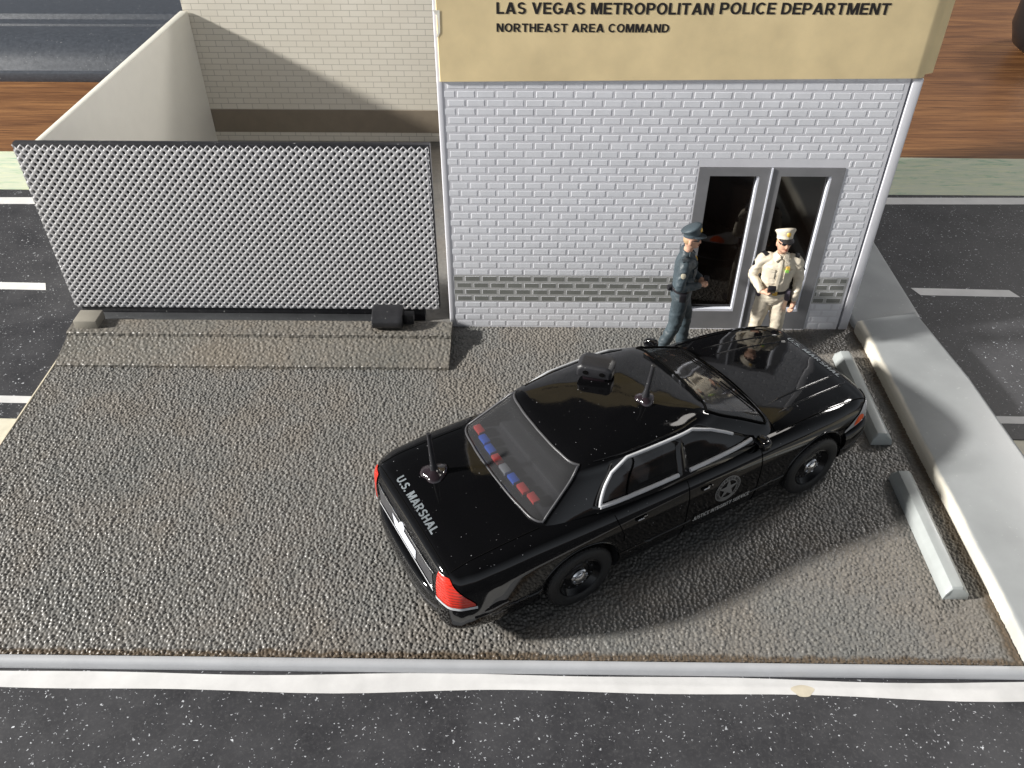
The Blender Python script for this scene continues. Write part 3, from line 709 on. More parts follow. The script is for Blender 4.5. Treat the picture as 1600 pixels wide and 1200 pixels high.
for left in (False, True):
    lo = [gpt(s_, 1.64, left) for s_ in ss if 3 <= s_ <= 7]
    up = [gpt(s_, 2.15, left) for s_ in ss if 3 <= s_ <= 7]
    fz = [gpt(3, z, left) for z in hs if 1.70 <= z < 2.03]; rz_ = [gpt(7, z, left) for z in hs if 1.64 <= z <= 2.15]
    # upper arch: from the front lower corner over the top and down the rear
    arch = [gpt(3, z, left) for z in hs if 1.80 <= z < 2.05] + [p for p, s_ in zip(up, [q for q in ss if 3 <= q <= 7]) if 3.32 < s_ < 6.6] + [p for p, z in list(zip(rz_, [q for q in hs if 1.64 <= q <= 2.15]))[::-1] if z < 2.05]
    line_tube(arch, .026, 'window_trim', silver, n=8)
    # belt strips, one per door
    for a, c in ((3, 4.95), (5.15, 7)):
        pp = [gpt(s_, 1.64, left, .016) for s_ in ss if a <= s_ <= c]
        MB().tube(pp, .034, 8).build('belt_trim', silver, car, sm=80)
    line_tube([gpt(6.35, z, left, .002) for z in hs if 1.64 <= z <= 2.15], .012, 'window_bar', seam)
# rubber surrounds of front and rear glass, silver-grey rim on the rear one
def gl_edge(s0, s1, z0, z1, r, mat, nm_):
    pts = []
    J = [j for j in range(n1) if s0 <= ss[j] <= s1]; I = [i for i in range(len(hs)) if z0-1e-4 <= hs[i] <= z1+1e-4]
    def P(i, j, sg_): p = rows[i][j]; q = Vector((p[0], sg_*p[1], hs[i])); return q + (q-Vector((-.5, 0, 1.4))).normalized()*.002
    jc = J[-1] if s0 == 0 else J[0]
    seq = J if s0 == 0 else J[::-1]
    low = [P(I[0], j, -1) for j in seq[::-1]][::-1] + []
    loop = [P(I[0], j, -1) for j in seq] + [P(i, jc, -1) for i in I[1:]] + [P(I[-1], j, -1) for j in seq[::-1][1:]] + [P(I[-1], j, 1) for j in seq[1:]] + [P(i, jc, 1) for i in I[::-1][1:]] + [P(I[0], j, 1) for j in seq[::-1][1:]]
    MB().tube(loop, r, 6).build(nm_, mat, car, sm=80)
gl_edge(0, 2, 1.64, 2.18, .018, seam, 'windscreen_seal'); gl_edge(8, 10, 1.64, 2.18, .020, trimgrey, 'rear_window_seal')
# drip rails
for left in (False, True):
    line_tube([gpt(s_, 2.19, left, -.002) for s_ in ss if 2.6 <= s_ <= 7.6], .014, 'drip_rail', paint)
# interior: floor pan, seats, dash, rear shelf with light bar
MB().box((-2.4, -1.16, .60), (1.40, 1.16, .66)).build('cabin_floor', interior, car)
sb = MB()
for y in (-.55, .55):
    sb.box((-.15, y-.36, .66), (.62, y+.36, 1.0)); sb.box((-.42, y-.34, .9), (-.16, y+.34, 1.72)); sb.box((-.40, y-.14, 1.73), (-.22, y+.14, 1.92))
sb.box((-1.75, -1.05, .66), (-.95, 1.05, 1.0)); sb.box((-2.0, -1.05, .9), (-1.70, 1.05, 1.66))
sb.build('seats', interior, car, bevel=.05)
MB().box((1.05, -1.15, 1.1), (1.44, 1.15, 1.55)).build('dashboard', interior, car, bevel=.05)
MB().box((-2.44, -1.15, 1.50), (-1.95, 1.15, 1.585)).build('rear_shelf', trimgrey, car)
whl = MB(); Mx = Matrix.Translation((.86, .52, 1.45)) @ Matrix.Rotation(rad(-62), 4, 'Y')
whl.tube([Mx @ Vector((.2*math.cos(a), .2*math.sin(a), 0)) for a in np.linspace(0, 2*math.pi, 25)], .02, 6); whl.build('steering_wheel', interior, car, sm=60)
lb = empty('light_bar'); lb.parent = car
for k in range(8):
    y = -.84 + k*.24; m_ = (rl, bl, rl, bl, lens, bl, rl, rl)[k] if False else (rl, rl, bl, lens, rl, bl, bl, rl)[k]
    MB().box((-2.49 + .10*abs(y)**2, y+.012, 1.64), (-2.37 + .10*abs(y)**2, y+.215, 1.70)).build('lamp_block', m_, lb, bevel=.015)

# wheels
def wheel(x, s):
    r = empty('wheel'); r.parent = car; r.location = (x, s*1.39, .555); r.scale = (1.04, 1, 1.04)
    R0 = Matrix.Rotation(rad(90)*(1 if s < 0 else -1), 4, 'X')
    tp = [(.34, -.14), (.36, -.17), (.47, -.18), (.515, -.16), (.53, -.11), (.532, .0), (.53, .11), (.515, .16), (.47, .185), (.375, .175), (.345, .15), (.34, .10), (.34, -.14)]
    MB().lathe(tp, 56, R0, cap=False).build('tyre', tyre, r, sm=50, weld=1e-5)
    tr = MB()
    for k in range(44):   # tread blocks
        a = 2*math.pi*k/44; Mk = R0 @ Matrix.Rotation(a, 4, 'Z') @ Matrix.Translation((.532, 0, 0))
        for z0 in (-.12, -.03, .06): tr.box((-.01, -.026, z0), (.008, .026, z0+.07), M=Mk)
    tr.build('tread', tyre, r)
    MB().lathe([(0.001, -.10), (.342, -.10), (.342, .150), (.325, .158), (.305, .12), (.27, .075), (.20, .070), (.165, .095), (.12, .098), (.001, .098)], 48, R0, cap=False).build('rim', steel, r, sm=35)
    MB().lathe([(.135, .095), (.135, .125), (.12, .145), (.095, .140), (.09, .155), (.06, .175), (.001, .182)], 32, R0, cap=False).build('hub_cap', chrome, r, sm=35)
    for k in range(5):
        a = 2*math.pi*k/5; MB().lathe([(.016, .13), (.016, .162), (.001, .165)], 8, R0 @ Matrix.Translation((.108*math.cos(a), .108*math.sin(a), 0)), cap=False).build('wheel_nut', chrome, r, sm=40)
    for k in range(10):
        a = 2*math.pi*(k+.5)/10; MB().lathe([(.014, .068), (.014, .084), (.001, .088)], 8, R0 @ Matrix.Translation((.235*math.cos(a), .235*math.sin(a), 0)), cap=False).build('rim_stud', trimgrey, r, sm=40)
for x in (-2.01, 2.54):
    for s in (-1, 1): wheel(x, s)
# underbody
MB().box((-3.5, -.95, .24), (3.5, .95, .5)).build('chassis', interior, car, bevel=.05)
MB().tube([(-2.01, -1.2, .5), (-2.01, 1.2, .5)], .06).build('axle', interior, car); MB().tube([(2.54, -1.2, .5), (2.54, 1.2, .5)], .06).build('axle', interior, car)
# arch lips
for xa in (-2.01, 2.54):
    for s in (-1, 1):
        line_tube(side_pts([(xa+.68*math.cos(a), .56+.68*math.sin(a)) for a in np.linspace(rad(-5), rad(185), 40)], s, -.006), .017, 'arch_lip', paint)

# bumpers
def bumper(front):
    sgn = 1 if front else -1; L = 4.16 if front else 4.12; pa = []
    base = [(3.22, 1.46), (3.45, 1.45), (3.66, 1.40), (3.83, 1.30), (3.97, 1.14), (4.06, .93), (4.12, .7), (4.145, .35), (4.15, 0)]
    tq = np.linspace(0, 8, 41); c = hermite(np.arange(9.), np.array(base), tq); c[:, 0] *= L/4.15
    pts = [(sgn*p[0], -p[1]) for p in c] + [(sgn*p[0], p[1]) for p in c[-2::-1]]
    rt = 1 if front else -1
    pr = [(-.18, .36), (-.02, .36), (.025, .42), (.035, .52), (.03, .60), (.055, .63), (.075, .70), (.078, .80), (.06, .88), (.02, .925), (-.05, .935), (-.18, .93)]
    o = lip('bumper', pts, pr, paint, parent=car, sm=50, right=rt)
    ln = lip('bumper_groove', pts, [(.028, .575), (.046, .585), (.046, .605), (.028, .61)], trimgrey, parent=o, right=rt); ln.parent = o
    return o
fb = bumper(True); rb = bumper(False)
# wrap patches: lamps follow the body corners
def wrap(name, cx, cy, ang_z, mat, off=.012, parent=car, n=18, m=8, th=0):
    """ang_z: function(u)-> (angle, zlow, zhigh), u in 0..1; rays towards the vertical axis (cx,cy)"""
    b = MB(); vs = []
    for i in range(n+1):
        a, z0, z1 = ang_z(i/n)
        for j in range(m+1):
            z = z0+(z1-z0)*j/m; d = Vector((math.cos(a), math.sin(a), 0)); p = shoot(Vector((cx, cy, z))+d*3, -d, off)
            vs.append(p if p is not None else Vector((cx, cy, z)) + d*.4)
    fs = [(i*(m+1)+j, (i+1)*(m+1)+j, (i+1)*(m+1)+j+1, i*(m+1)+j+1) for i in range(n) for j in range(m)]
    return b.add(vs, fs).build(name, mat, parent, sm=60)
for s in (-1, 1):
    # tail lamp: wraps the rear corner, tall towards the tail face and pointed on the flank
    f1 = lambda u, s=s: (s*rad(90 + 8 + u*76), .98, 1.02 + .42*min(1, u*1.7)**.9)
    tl = wrap('tail_lamp', -3.62, s*1.02, f1, red, .016)
    f2 = lambda u, s=s: (s*rad(90 + 5 + u*80), .935, .985)
    wrap('lamp_strip', -3.62, s*1.02, f2, silver, .026, tl)
    f3 = lambda u, s=s: (s*rad(82 - u*60), .975, 1.02 + .20*min(1, u*1.8))
    hl = wrap('headlight', 3.05, s*.55, f3, lens, .014)
    f4 = lambda u, s=s: (s*rad(67 - u*17), 1.0-.0*u, 1.01+.13*math.sin(math.pi*(u*.9+.05))**.7)
    wrap('turn_signal', 3.05, s*.55, f4, orange, .020, hl)
def tail_patch(name, ya, yb, za, zb_, mat, off, n=16, m=4, trap=0, parent=car, d=1):
    b = MB(); vs = []
    for i in range(n+1):
        for j in range(m+1):
            q = j/m; y = ya+(yb-ya)*i/n; y = y*(1 - trap*(1-q)); z = za+(zb_-za)*q
            vs.append(shoot((-6*d, y, z), (d, 0, 0), off))
    fs = [(i*(m+1)+j, (i+1)*(m+1)+j, (i+1)*(m+1)+j+1, i*(m+1)+j+1) for i in range(n) for j in range(m)]
    return b.add(vs, fs).build(name, mat, parent, sm=60)
tail_patch('tail_panel', -.94, .94, 1.00, 1.30, trimgrey, .008)
tail_patch('number_plate', -.42, .42, 1.02, 1.245, plate, .02, trap=.12)
tail_patch('chrome_strip', -.96, .96, .955, .995, silver, .022)
tail_patch('grille', -.62, .62, .93, 1.02, chrome, .01, d=-1)
line_tube([shoot((-6, y, 1.335), (1, 0, 0), .004) for y in np.linspace(-.98, .98, 30)], .016, 'trunk_lip', chrome)
bd = MB(); Mx = Matrix.Translation(shoot((-6, .05, 1.30), (1, 0, 0), .01)) @ Matrix.Rotation(rad(-72), 4, 'Y') @ Matrix.Diagonal((.055, .085, 1, 1))
bd.lathe([(1, -.01), (1, .015), (.7, .03), (.001, .034)], 24, Mx, cap=False); bd.build('emblem', plate, car, sm=50)
# lettering projected on the body
def proj_text(s, place, mat, name='lettering', parent=car, width=1.0, height=.15, off=.008, bold=.012, shear=0, spacing=1.0, sub=True):
    W_t, polys = word_polys(s)
    for wd in split_words(s):
        b_ = MB()
        for q in polys[wd[0]:wd[1]]: b_.add([(a, c, 0) for a, c in q], [tuple(range(len(q)))])
        me = b_.mesh('t'); bm = bmesh.new(); bm.from_mesh(me); bmesh.ops.subdivide_edges(bm, edges=[e for e in bm.edges if e.calc_length() > .5], cuts=1); bmesh.ops.triangulate(bm, faces=bm.faces)
        for v in bm.verts:
            p = place((v.co.x/W_t-.5)*width, (v.co.y-.5)*height)
            if p is not None: v.co = p
        bm.to_mesh(me); bm.free(); link_obj(name, me, mat, parent)
# boot lid: readable from behind, near the rear edge
proj_text('U.S. MARSHAL', lambda a, c: shoot((-3.80+c, -a+.10, 4), (0, 0, -1), .007), letter, width=1.25, height=.125)
proj_text('U.S. MARSHAL', lambda a, c: shoot((3.80+c, -a, 4), (0, 0, -1), .007), letter, width=1.3, height=.10)
for s in (-1, 1):
    dcl = empty('door_badge'); dcl.parent = car; bx, bz, br = .62, 1.06, .245
    def on(x, z, off=.007, s=s): return shoot((x, s*3, z), (0, -s, 0), off)
    b = MB(); n = 48; ri = .68
    vs = [on(bx+br*math.cos(2*math.pi*k/n), bz+br*math.sin(2*math.pi*k/n)) for k in range(n)] + [on(bx+br*ri*math.cos(2*math.pi*k/n), bz+br*ri*math.sin(2*math.pi*k/n)) for k in range(n)]
    b.add(vs, [(k, (k+1) % n, n+(k+1) % n, n+k) for k in range(n)]); b.build('badge_ring', decal, dcl)
    b = MB(); vs = [on(bx, bz, .009)]
    for k in range(10):
        a = math.pi/2 + k*math.pi/5; r_ = br*(.82 if k % 2 == 0 else .30); vs.append(on(bx+r_*math.cos(a), bz+r_*math.sin(a), .009))
    b.add(vs, [(0, 1+k, 1+(k+1) % 10) for k in range(10)]); b.build('badge_star', letter if False else decal, dcl)
    def arc(a, c, s=s):
        th_ = math.pi/2 - a*s*-1*0 - (a/(br*.85)); r_ = br*.84 + c
        return on(bx + (-s)*r_*math.cos(th_), bz + r_*math.sin(th_), .0095)
    proj_text('UNITED STATES MARSHAL', arc, M['ink'], parent=dcl, width=1.02, height=.045, bold=.0)
    proj_text('JUSTICE INTEGRITY SERVICE', lambda a, c, s=s: on(bx-.08+(-s)*a, .745+c, .030), motto, parent=dcl, width=1.12, height=.085, bold=.02)
    # door handles
    for hx in (-1.02, .18):
        p = on(hx, 1.30, .012); MB().box((p.x-.10, p.y-.018, p.z-.022), (p.x+.10, p.y+.018, p.z+.022)).build('door_handle', paint, car, bevel=.012)
        MB().box((p.x-.075, p.y+s*.014, p.z-.008), (p.x+.03, p.y+s*.024, p.z+.014)).build('handle_trim', silver, car, bevel=.004)
    # mirrors
    mr_ = MB(); Mx = Matrix.Translation((1.28, s*1.47, 1.62)) @ Matrix.Rotation(s*rad(14), 4, 'Z')
    rg = []
    for q, sc_ in ((-.065, .86), (-.05, 1.0), (.02, .98), (.09, .7), (.12, .3)):
        rg.append([Mx @ Vector((q, .135*sc_*math.copysign(abs(math.cos(a))**.7, math.cos(a)), .095*sc_*math.copysign(abs(math.sin(a))**.7, math.sin(a)))) for a in np.linspace(0, 2*math.pi, 25)[:-1]])
    mr_.ring_loft(rg); mo = mr_.build('door_mirror', paint, car, sm=50)
    MB().add([Mx @ Vector((-.068, .105*math.copysign(abs(math.cos(a))**.7, math.cos(a)), .072*math.copysign(abs(math.sin(a))**.7, math.sin(a)))) for a in np.linspace(0, 2*math.pi, 25)[:-1]], [tuple(range(24))]).build('mirror_glass', chrome, mo)
    MB().tube([(1.22, s*1.30, 1.63), (1.18, s*1.52, 1.64)], .035).build('mirror_arm', paint, mo)
# wipers
for y0 in (-.85, .1):
    a = shoot((4, y0, 1.665), (-1, 0, 0), .02, gbvh); c = shoot((4, y0+.75, 1.76), (-1, 0, 0), .02, gbvh)
    if a and c: MB().tube([a, c], .012, 6).build('wiper', seam, car)
# roof beacon housing, antennas
def rp_(x, y): return shoot((x, y, 5), (0, 0, -1), 0, gbvh)
p = rp_(-.56, .50); bc = empty('roof_siren'); bc.parent = car; bc.location = p; bc.rotation_euler = (0, 0, rad(44)); bc.scale = (1.2, 1.22, 1.0)
b = MB(); rg = []
for x, hw, z0, z1 in ((-.16, .20, .09, .25), (-.13, .225, .07, .28), (.05, .235, .07, .29), (.15, .215, .08, .27), (.17, .19, .1, .25)):
    rg.append([(x, -hw, z0), (x, hw, z0), (x, hw*1.0, z1-.05), (x, hw*.75, z1), (x, -hw*.75, z1), (x, -hw, z1-.05)])
b.ring_loft(rg); b.build('siren_head', M['black'], bc, bevel=.018)
MB().box((-.12, -.15, -.03), (.12, .15, .075)).build('siren_base', pbr('glossy_black', (.012, .008, .010), .12), bc, bevel=.03)
for y in (-.105, .105):
    Mx = Matrix.Translation((-.163, y, .17)) @ Matrix.Rotation(rad(-90), 4, 'Y'); MB().lathe([(.036, -.005), (.036, .004), (.001, .004)], 16, Mx, cap=False).build('siren_hole', seam, bc)
gb2 = pbr('glossy_glue', (.02, .014, .017), .12, coat=.5)
def antenna(p, h, lean, rbase, name='antenna', hole=False):
    r = empty(name); r.parent = car; r.location = p
    b = MB(); rg = []
    for q, z in ((1.0, -.01), (.96, .02), (.75, .045), (.42, .07), (.22, .10)):
        rg.append([(rbase*q*(1+.12*math.sin(3*a+1)+.06*math.sin(5*a))*math.cos(a), rbase*q*(1+.12*math.sin(3*a+1))*math.sin(a), z) for a in np.linspace(0, 2*math.pi, 25)[:-1]])
    b.ring_loft(rg); b.build('antenna_base', gb2, r, sm=60)
    top = Vector((lean[0], lean[1], h)); b = MB(); b.tube([(0, 0, .05), top*.25+Vector((0, 0, .02)), top*.5, top*.85, top], .045, 10, taper=[1.5, 1.0, .9, .75, .7]); b.build('antenna_whip', M['black'], r, sm=60)
antenna(rp_(-.24, -.36), .62, (.05, -.03), .15)
p = shoot((-3.34, .50, 4), (0, 0, -1), 0); antenna(p, .74, (-.02, .05), .20)

# ---------------------------------------------------------------- people
PS = 1.5625   # one metre of the figures in scene centimetres (1:64)
from mathutils import noise as mnoise
def merged(name, tubes, mat, parent, voxel=.011, iters=4, fold=0.0, extra=None, hard=0):
    """tubes: lists of (point, rx, ry); rings are horizontal ellipses when ry is given, else circles across the path"""
    b = MB()
    for tb in tubes:
        pts = [Vector(t_[0]) for t_ in tb]; n = 20; rings = []
        fine = []
        m_ = len(pts); q = np.linspace(0, m_-1, (m_-1)*5+1)
        P = hermite(np.arange(float(m_)), np.array([list(p) for p in pts]), q); Rr = hermite(np.arange(float(m_)), np.array([[t_[1], t_[2] or t_[1]] for t_ in tb]), q)
        hor = tb[0][2] is not None
        for i in range(len(q)):
            p = Vector(P[i]); t = (Vector(P[min(i+1, len(q)-1)])-Vector(P[max(i-1, 0)])).normalized()
            if hor: u, v = Vector((1, 0, 0)), Vector((0, 1, 0))
            else:
                a_ = Vector((0, 1, 0)) if abs(t.y) < .8 else Vector((1, 0, 0)); u = t.cross(a_).normalized(); v = t.cross(u)
            rings.append([p + u*math.cos(2*math.pi*k/n)*Rr[i][0] + v*math.sin(2*math.pi*k/n)*Rr[i][1] for k in range(n)])
        # rounded ends
        def shrink(r, f, d): c = sum(r, Vector())/len(r); return [c+(p-c)*f+d for p in r]
        t0 = (Vector(P[0])-Vector(P[1])).normalized()*Rr[0].min(); t1 = (Vector(P[-1])-Vector(P[-2])).normalized()*Rr[-1].min()
        if hard: rings = [rings[0]]+rings+[rings[-1]]
        else: rings = [shrink(rings[0], .1, t0*.62), shrink(rings[0], .6, t0*.5), shrink(rings[0], .88, t0*.27)] + rings + [shrink(rings[-1], .88, t1*.27), shrink(rings[-1], .6, t1*.5), shrink(rings[-1], .1, t1*.62)]
        b.ring_loft(rings)
    if extra: extra(b)
    o = link_obj(name, b.mesh(name), None)
    rm = o.modifiers.new('r', 'REMESH'); rm.mode = 'VOXEL'; rm.voxel_size = voxel
    sm_ = o.modifiers.new('s', 'SMOOTH'); sm_.factor = .5; sm_.iterations = iters
    dg = bpy.context.evaluated_depsgraph_get(); me = bpy.data.meshes.new_from_object(o.evaluated_get(dg)); bpy.data.objects.remove(o)
    me.materials.clear()
    if fold:
        nr = [v.normal.copy() for v in me.vertices]
        for v, n_ in zip(me.vertices, nr):
            c = v.co; q = Vector((c.x*9, c.y*9, c.z*16 + 4*c.x))
            f = 1-abs(mnoise.noise(q))*2.2; g2 = mnoise.noise(Vector((c.x*24, c.y*24, c.z*34)))
            v.co = c + n_*(f*fold + g2*fold*.45 - fold*.5)
    me.polygons.foreach_set('use_smooth', [True]*len(me.polygons))
    return link_obj(name, me, mat, parent)
def paintmat(name, c, rough=.55, var=.12):
    m = plastic(name, c, rough, var, .5, scale=5, spec=.4); return m
def ell(b, c, r, n=14, m=10, Mx=None, mi=0, top=1.0, bot=-1.0):
    rings = []
    for i in range(m+1):
        ph = -math.pi/2 + math.pi*i/m; rr = max(math.cos(ph), .02)
        rings.append([Vector((c[0]+r[0]*rr*math.cos(2*math.pi*k/n), c[1]+r[1]*rr*math.sin(2*math.pi*k/n), c[2]+r[2]*math.sin(ph))) for k in range(n)])
    if Mx is not None: rings = [[Mx @ p for p in r_] for r_ in rings]
    return b.ring_loft(rings, mi=mi)
# figure space: metres, +Y is the way the figure faces (rotated by the root), +X its right... root scaled by PS
def person(loc, rz, label, pal, pose):
    root = empty('person', loc, rz); root.scale = (PS, PS, PS); tag(root, label, 'figurine')
    P = pose
    H = Vector(P.get('head', (0, .02, 1.64))); hz = P.get('head_turn', 0)
    arms = P['arms']; legs = P['legs']
    T = [[((0, 0, .92), .125, .085), ((0, 0, 1.10), .125, .085), ((0, 0, 1.30), .150, .09), ((0, 0, 1.42), .09, .06), ((H.x*.3, .0, 1.47), .056, .056), ((H.x*.7, H.y*.5, 1.53), .054, .056), ((H.x, H.y, H.z-.08), .060, .068), ((H.x, H.y+.004, H.z-.045), .070, .083), ((H.x, H.y, H.z+.01), .077, .092), ((H.x, H.y-.004, H.z+.06), .072, .086), ((H.x, H.y-.004, H.z+.10), .04, .05)]]
    for s in (0, 1):
        sh, el, wr, hd, fdir = arms[s]; wv = Vector(wr); hv = Vector(hd); d = (hv-wv).normalized(); fd = Vector(fdir).normalized(); fd = (fd - d*fd.dot(d)).normalized(); side = d.cross(fd).normalized()
        T.append([(sh, .045, None), (el, .036, None), (wr, .027, None), (tuple(wv+d*.02), .027, None)])
        T.append([(tuple(wv+d*.01+side*o_), .022, None) for o_ in (0,)] + [(tuple(wv+d*.05), .030, None), (tuple(wv+d*.085), .026, None)])
        for o_ in (-.018, .018): T.append([(tuple(wv+d*.03+side*o_*.7), .018, None), (tuple(wv+d*.09+side*o_), .018, None)])
        for q, L in ((-.034, .056), (-.0115, .066), (.0115, .062), (.034, .048)):
            a = wv+d*.09+side*q; T.append([(tuple(a), .0125, None), (tuple(a+d*L*.55+fd*.010), .0120, None), (tuple(a+d*L*.75+fd*(L*.55)), .0105, None)])
        th0 = wv+d*.035+side*-.030; T.append([(tuple(th0), .015, None), (tuple(th0+d*.035+side*-.016+fd*.022), .013, None), (tuple(th0+d*.055+side*-.004+fd*.045), .011, None)])
    for s in (0, 1):
        hp, kn, an, toe = legs[s]; T.append([(hp, .08, None), (kn, .052, None), (an, .038, None)]); T.append([(an, .038, None), (toe, .03, None)])
    Mh = Matrix.Translation(H) @ Matrix.Rotation(hz, 4, 'Z') @ Matrix.Rotation(P.get('nod', 0), 4, 'X')
    def features(b):
        ell(b, (0, .088, -.012), (.017, .026, .030), 10, 8, Mh); ell(b, (.080, .0, -.01), (.014, .022, .034), 10, 8, Mh); ell(b, (-.080, .0, -.01), (.014, .022, .034), 10, 8, Mh); ell(b, (0, .055, -.072), (.040, .036, .028), 12, 8, Mh)
    merged('body', T, pal['skin'], root, .0075, 2, extra=features)
    # face: nose, ears, mouth, eyewear
    b = MB(); ell(b, (0, .089, -.053), (.022, .008, .0065), 10, 6, Mh); b.build('mouth', pal['mouth'], root, sm=80)
    b = MB(); ell(b, (.033, .082, .022), (.029, .014, .020), 12, 8, Mh); ell(b, (-.033, .082, .022), (.029, .014, .020), 12, 8, Mh); b.box((-.08, .02, .022), (-.074, .085, .032), M=Mh); b.box((.074, .02, .022), (.08, .085, .032), M=Mh); b.box((-.02, .088, .024), (.02, .096, .032), M=Mh)
    b.build('sunglasses', pal['dark'], root, sm=60)
    b = MB(); ell(b, (0, -.022, .0), (.079, .078, .075), 16, 10, Mh); b.build('hair', pal['hair'], root, sm=80)
    # peaked cap
    Mc = Mh @ Matrix.Translation((0, -.005, .055)) @ Matrix.Rotation(rad(P.get('cap_tilt', 12)), 4, 'X')
    cap_ = empty('cap'); cap_.parent = root
    def oval(rx, ry, z, dy=0, tilt=0, n=28): return [Mc @ Vector((rx*math.cos(a), ry*math.sin(a)+dy, z + tilt*math.sin(a))) for a in np.linspace(0, 2*math.pi, n+1)[:-1]]
    b = MB(); b.ring_loft([oval(.088, .098, 0), oval(.089, .099, .045)]); b.build('cap_band', pal['band'], cap_, sm=50)
    b = MB(); b.ring_loft([oval(.090, .100, .040), oval(.098, .108, .060, .002, .008), oval(.112, .122, .085, .002, .020), oval(.115, .124, .098, .0, .028), oval(.103, .110, .110, -.002, .03), oval(.055, .06, .114, -.004, .018), oval(.01, .01, .113)])
    b.build('cap_crown', pal['cap'], cap_, sm=60)
    b = MB(); rows_ = []
    for k in range(15):
        a = rad(22 + 136*k/14); w_ = math.sin(math.pi*k/14)**.6
        rows_.append([Mc @ Vector((.088*math.cos(a), .098*math.sin(a), .008)), Mc @ Vector(((.088+.02*w_)*math.cos(a), (.098+.07*w_)*math.sin(a), -.020*w_)), Mc @ Vector(((.088+.02*w_)*math.cos(a), (.098+.07*w_)*math.sin(a), -.030*w_-.001)), Mc @ Vector((.088*math.cos(a), .098*math.sin(a), -.006))])
    b.ring_loft(rows_); b.build('cap_visor', pal['visor'], cap_, sm=50)
    b = MB(); ell(b, (0, .112, .066), (.026, .014, .030), 12, 8, Mc); b.build('cap_badge', pal['gold'], cap_, sm=60)
    # shirt and trousers follow the body
    T2 = [[((0, 0, .955), .168, .118), ((0, .004, 1.03), .166, .122), ((0, .008, 1.18), .182, .132), ((0, .006, 1.30), .196, .130), ((0, 0, 1.385), .170, .105), ((0, -.004, 1.44), .105, .075), ((0, -.004, 1.475), .068, .068)]]
    for s in (0, 1):
        sh, el, wr, hd, fdir = arms[s]; sv, ev, wv = Vector(sh), Vector(el), Vector(wr); sg_ = 1 if sv.x > 0 else -1
        T2.append([((sv.x*.55, sv.y, sv.z-.01), .075, None), (tuple(sv+Vector((-.01*sg_, 0, -.025))), .074, None), (tuple(sv.lerp(ev, .5)), .066, None), (tuple(ev), .058, None), (tuple(ev.lerp(wv, .5)), .051, None), (tuple(ev.lerp(wv, .96)), .042, None)])
    shirt = merged('shirt', T2, pal['shirt'], root, .011, 3, .0075)
    T3 = [[((0, 0, 1.0), .160, .112), ((0, 0, .93), .172, .125), ((0, -.004, .86), .168, .122), ((0, 0, .82), .12, .10)]]
    for s in (0, 1):
        hp, kn, an, toe = [Vector(q) for q in legs[s]]
        T3.append([(tuple(hp+Vector((0, 0, .03))), .098, None), (tuple(hp.lerp(kn, .5)), .097, None), (tuple(kn), .080, None), (tuple(kn.lerp(an, .5)), .076, None), (tuple(kn.lerp(an, 1.0)), .078, None)])
    merged('trousers', T3, pal['trousers'], root, .011, 3, .0065)
    # cloth folds
    for s in (0, 1):
        b = MB(); an, toe = Vector(legs[s][2]), Vector(legs[s][3]); d = (toe-an); d.z = 0; d.normalize()
        Ms = Matrix.Translation((an.x, an.y, 0)) @ Matrix.Rotation(math.atan2(d.y, d.x)-math.pi/2, 4, 'Z')
        b.ring_loft([[Ms @ Vector((x*wf, y*lf+.06, z)) for x, y in [(math.cos(q), math.sin(q)) for q in np.linspace(0, 2*math.pi, 17)[:-1]]] for wf, lf, z in ((.048, .135, 0), (.052, .14, .02), (.050, .13, .05), (.035, .07, .085), (.030, .04, .10))])
        b.build('shoe', pal['dark'], root, sm=50)
    sb_ = BVHTree.FromPolygons([v.co.copy() for v in shirt.data.vertices], [p.vertices[:] for p in shirt.data.polygons])
    def onb(x, z, off=.004, back=False): 
        r_ = sb_.ray_cast(Vector((x, 1.5, z)), Vector((0, -1, 0))); return (r_[0]+r_[1]*off) if r_[0] else Vector((x, .15, z))
    def patch(x0, x1, z0, z1, mat, name, off=.006, n=4, poly=None):
        b = MB(); vs = [onb(x0+(x1-x0)*i/n, z0+(z1-z0)*j/n, off) for i in range(n+1) for j in range(n+1)] ; vs2 = [onb(x0+(x1-x0)*i/n, z0+(z1-z0)*j/n, -.01) for i in range(n+1) for j in range(n+1)]
        m_ = n+1; fs = [(i*m_+j, (i+1)*m_+j, (i+1)*m_+j+1, i*m_+j+1) for i in range(n) for j in range(n)]
        k = m_*m_; per = [i*m_ for i in range(m_)] + [n*m_+j for j in range(1, m_)] + [i*m_+n for i in range(n-1, -1, -1)] + [j for j in range(n-1, 0, -1)]
        fs += [(per[i], per[(i+1) % len(per)], per[(i+1) % len(per)]+k, per[i]+k) for i in range(len(per))]
        b.add(vs+vs2, fs); return b.build(name, mat, shirt, sm=40)
    for sx_ in (-1, 1):
        patch(sx_*.10-.045, sx_*.10+.045, 1.205, 1.305, pal['shirt'], 'pocket', .010); patch(sx_*.10-.048, sx_*.10+.048, 1.285, 1.318, pal['shirt'], 'pocket_flap', .017)
    patch(-.016, .016, 1.0, 1.43, pal['shirt'], 'placket', .008, 8)
    for sx_ in (-1, 1):  # collar
        b = MB(); c0 = onb(sx_*.012, 1.44, .02); b.add([c0, onb(sx_*.07, 1.395, .022), onb(sx_*.085, 1.45, .012), Vector((sx_*.072, .03, 1.505)), Vector((sx_*.02, .075, 1.475))], [(0,1,2,3,4)]); o = b.build('collar', pal['shirt'], shirt); sm_ = o.modifiers.new('s', 'SOLIDIFY'); sm_.thickness = .010; sm_.offset = 0
    bx_ = P.get('badge', -.085)
    patch(bx_-.018, bx_+.018, 1.318, 1.36, pal['badge'], 'chest_badge', .022, 2)
    if pal.get('green'): patch(bx_+.0, bx_+.03, 1.30, 1.325, pal['green'], 'chest_ribbon', .03, 2)
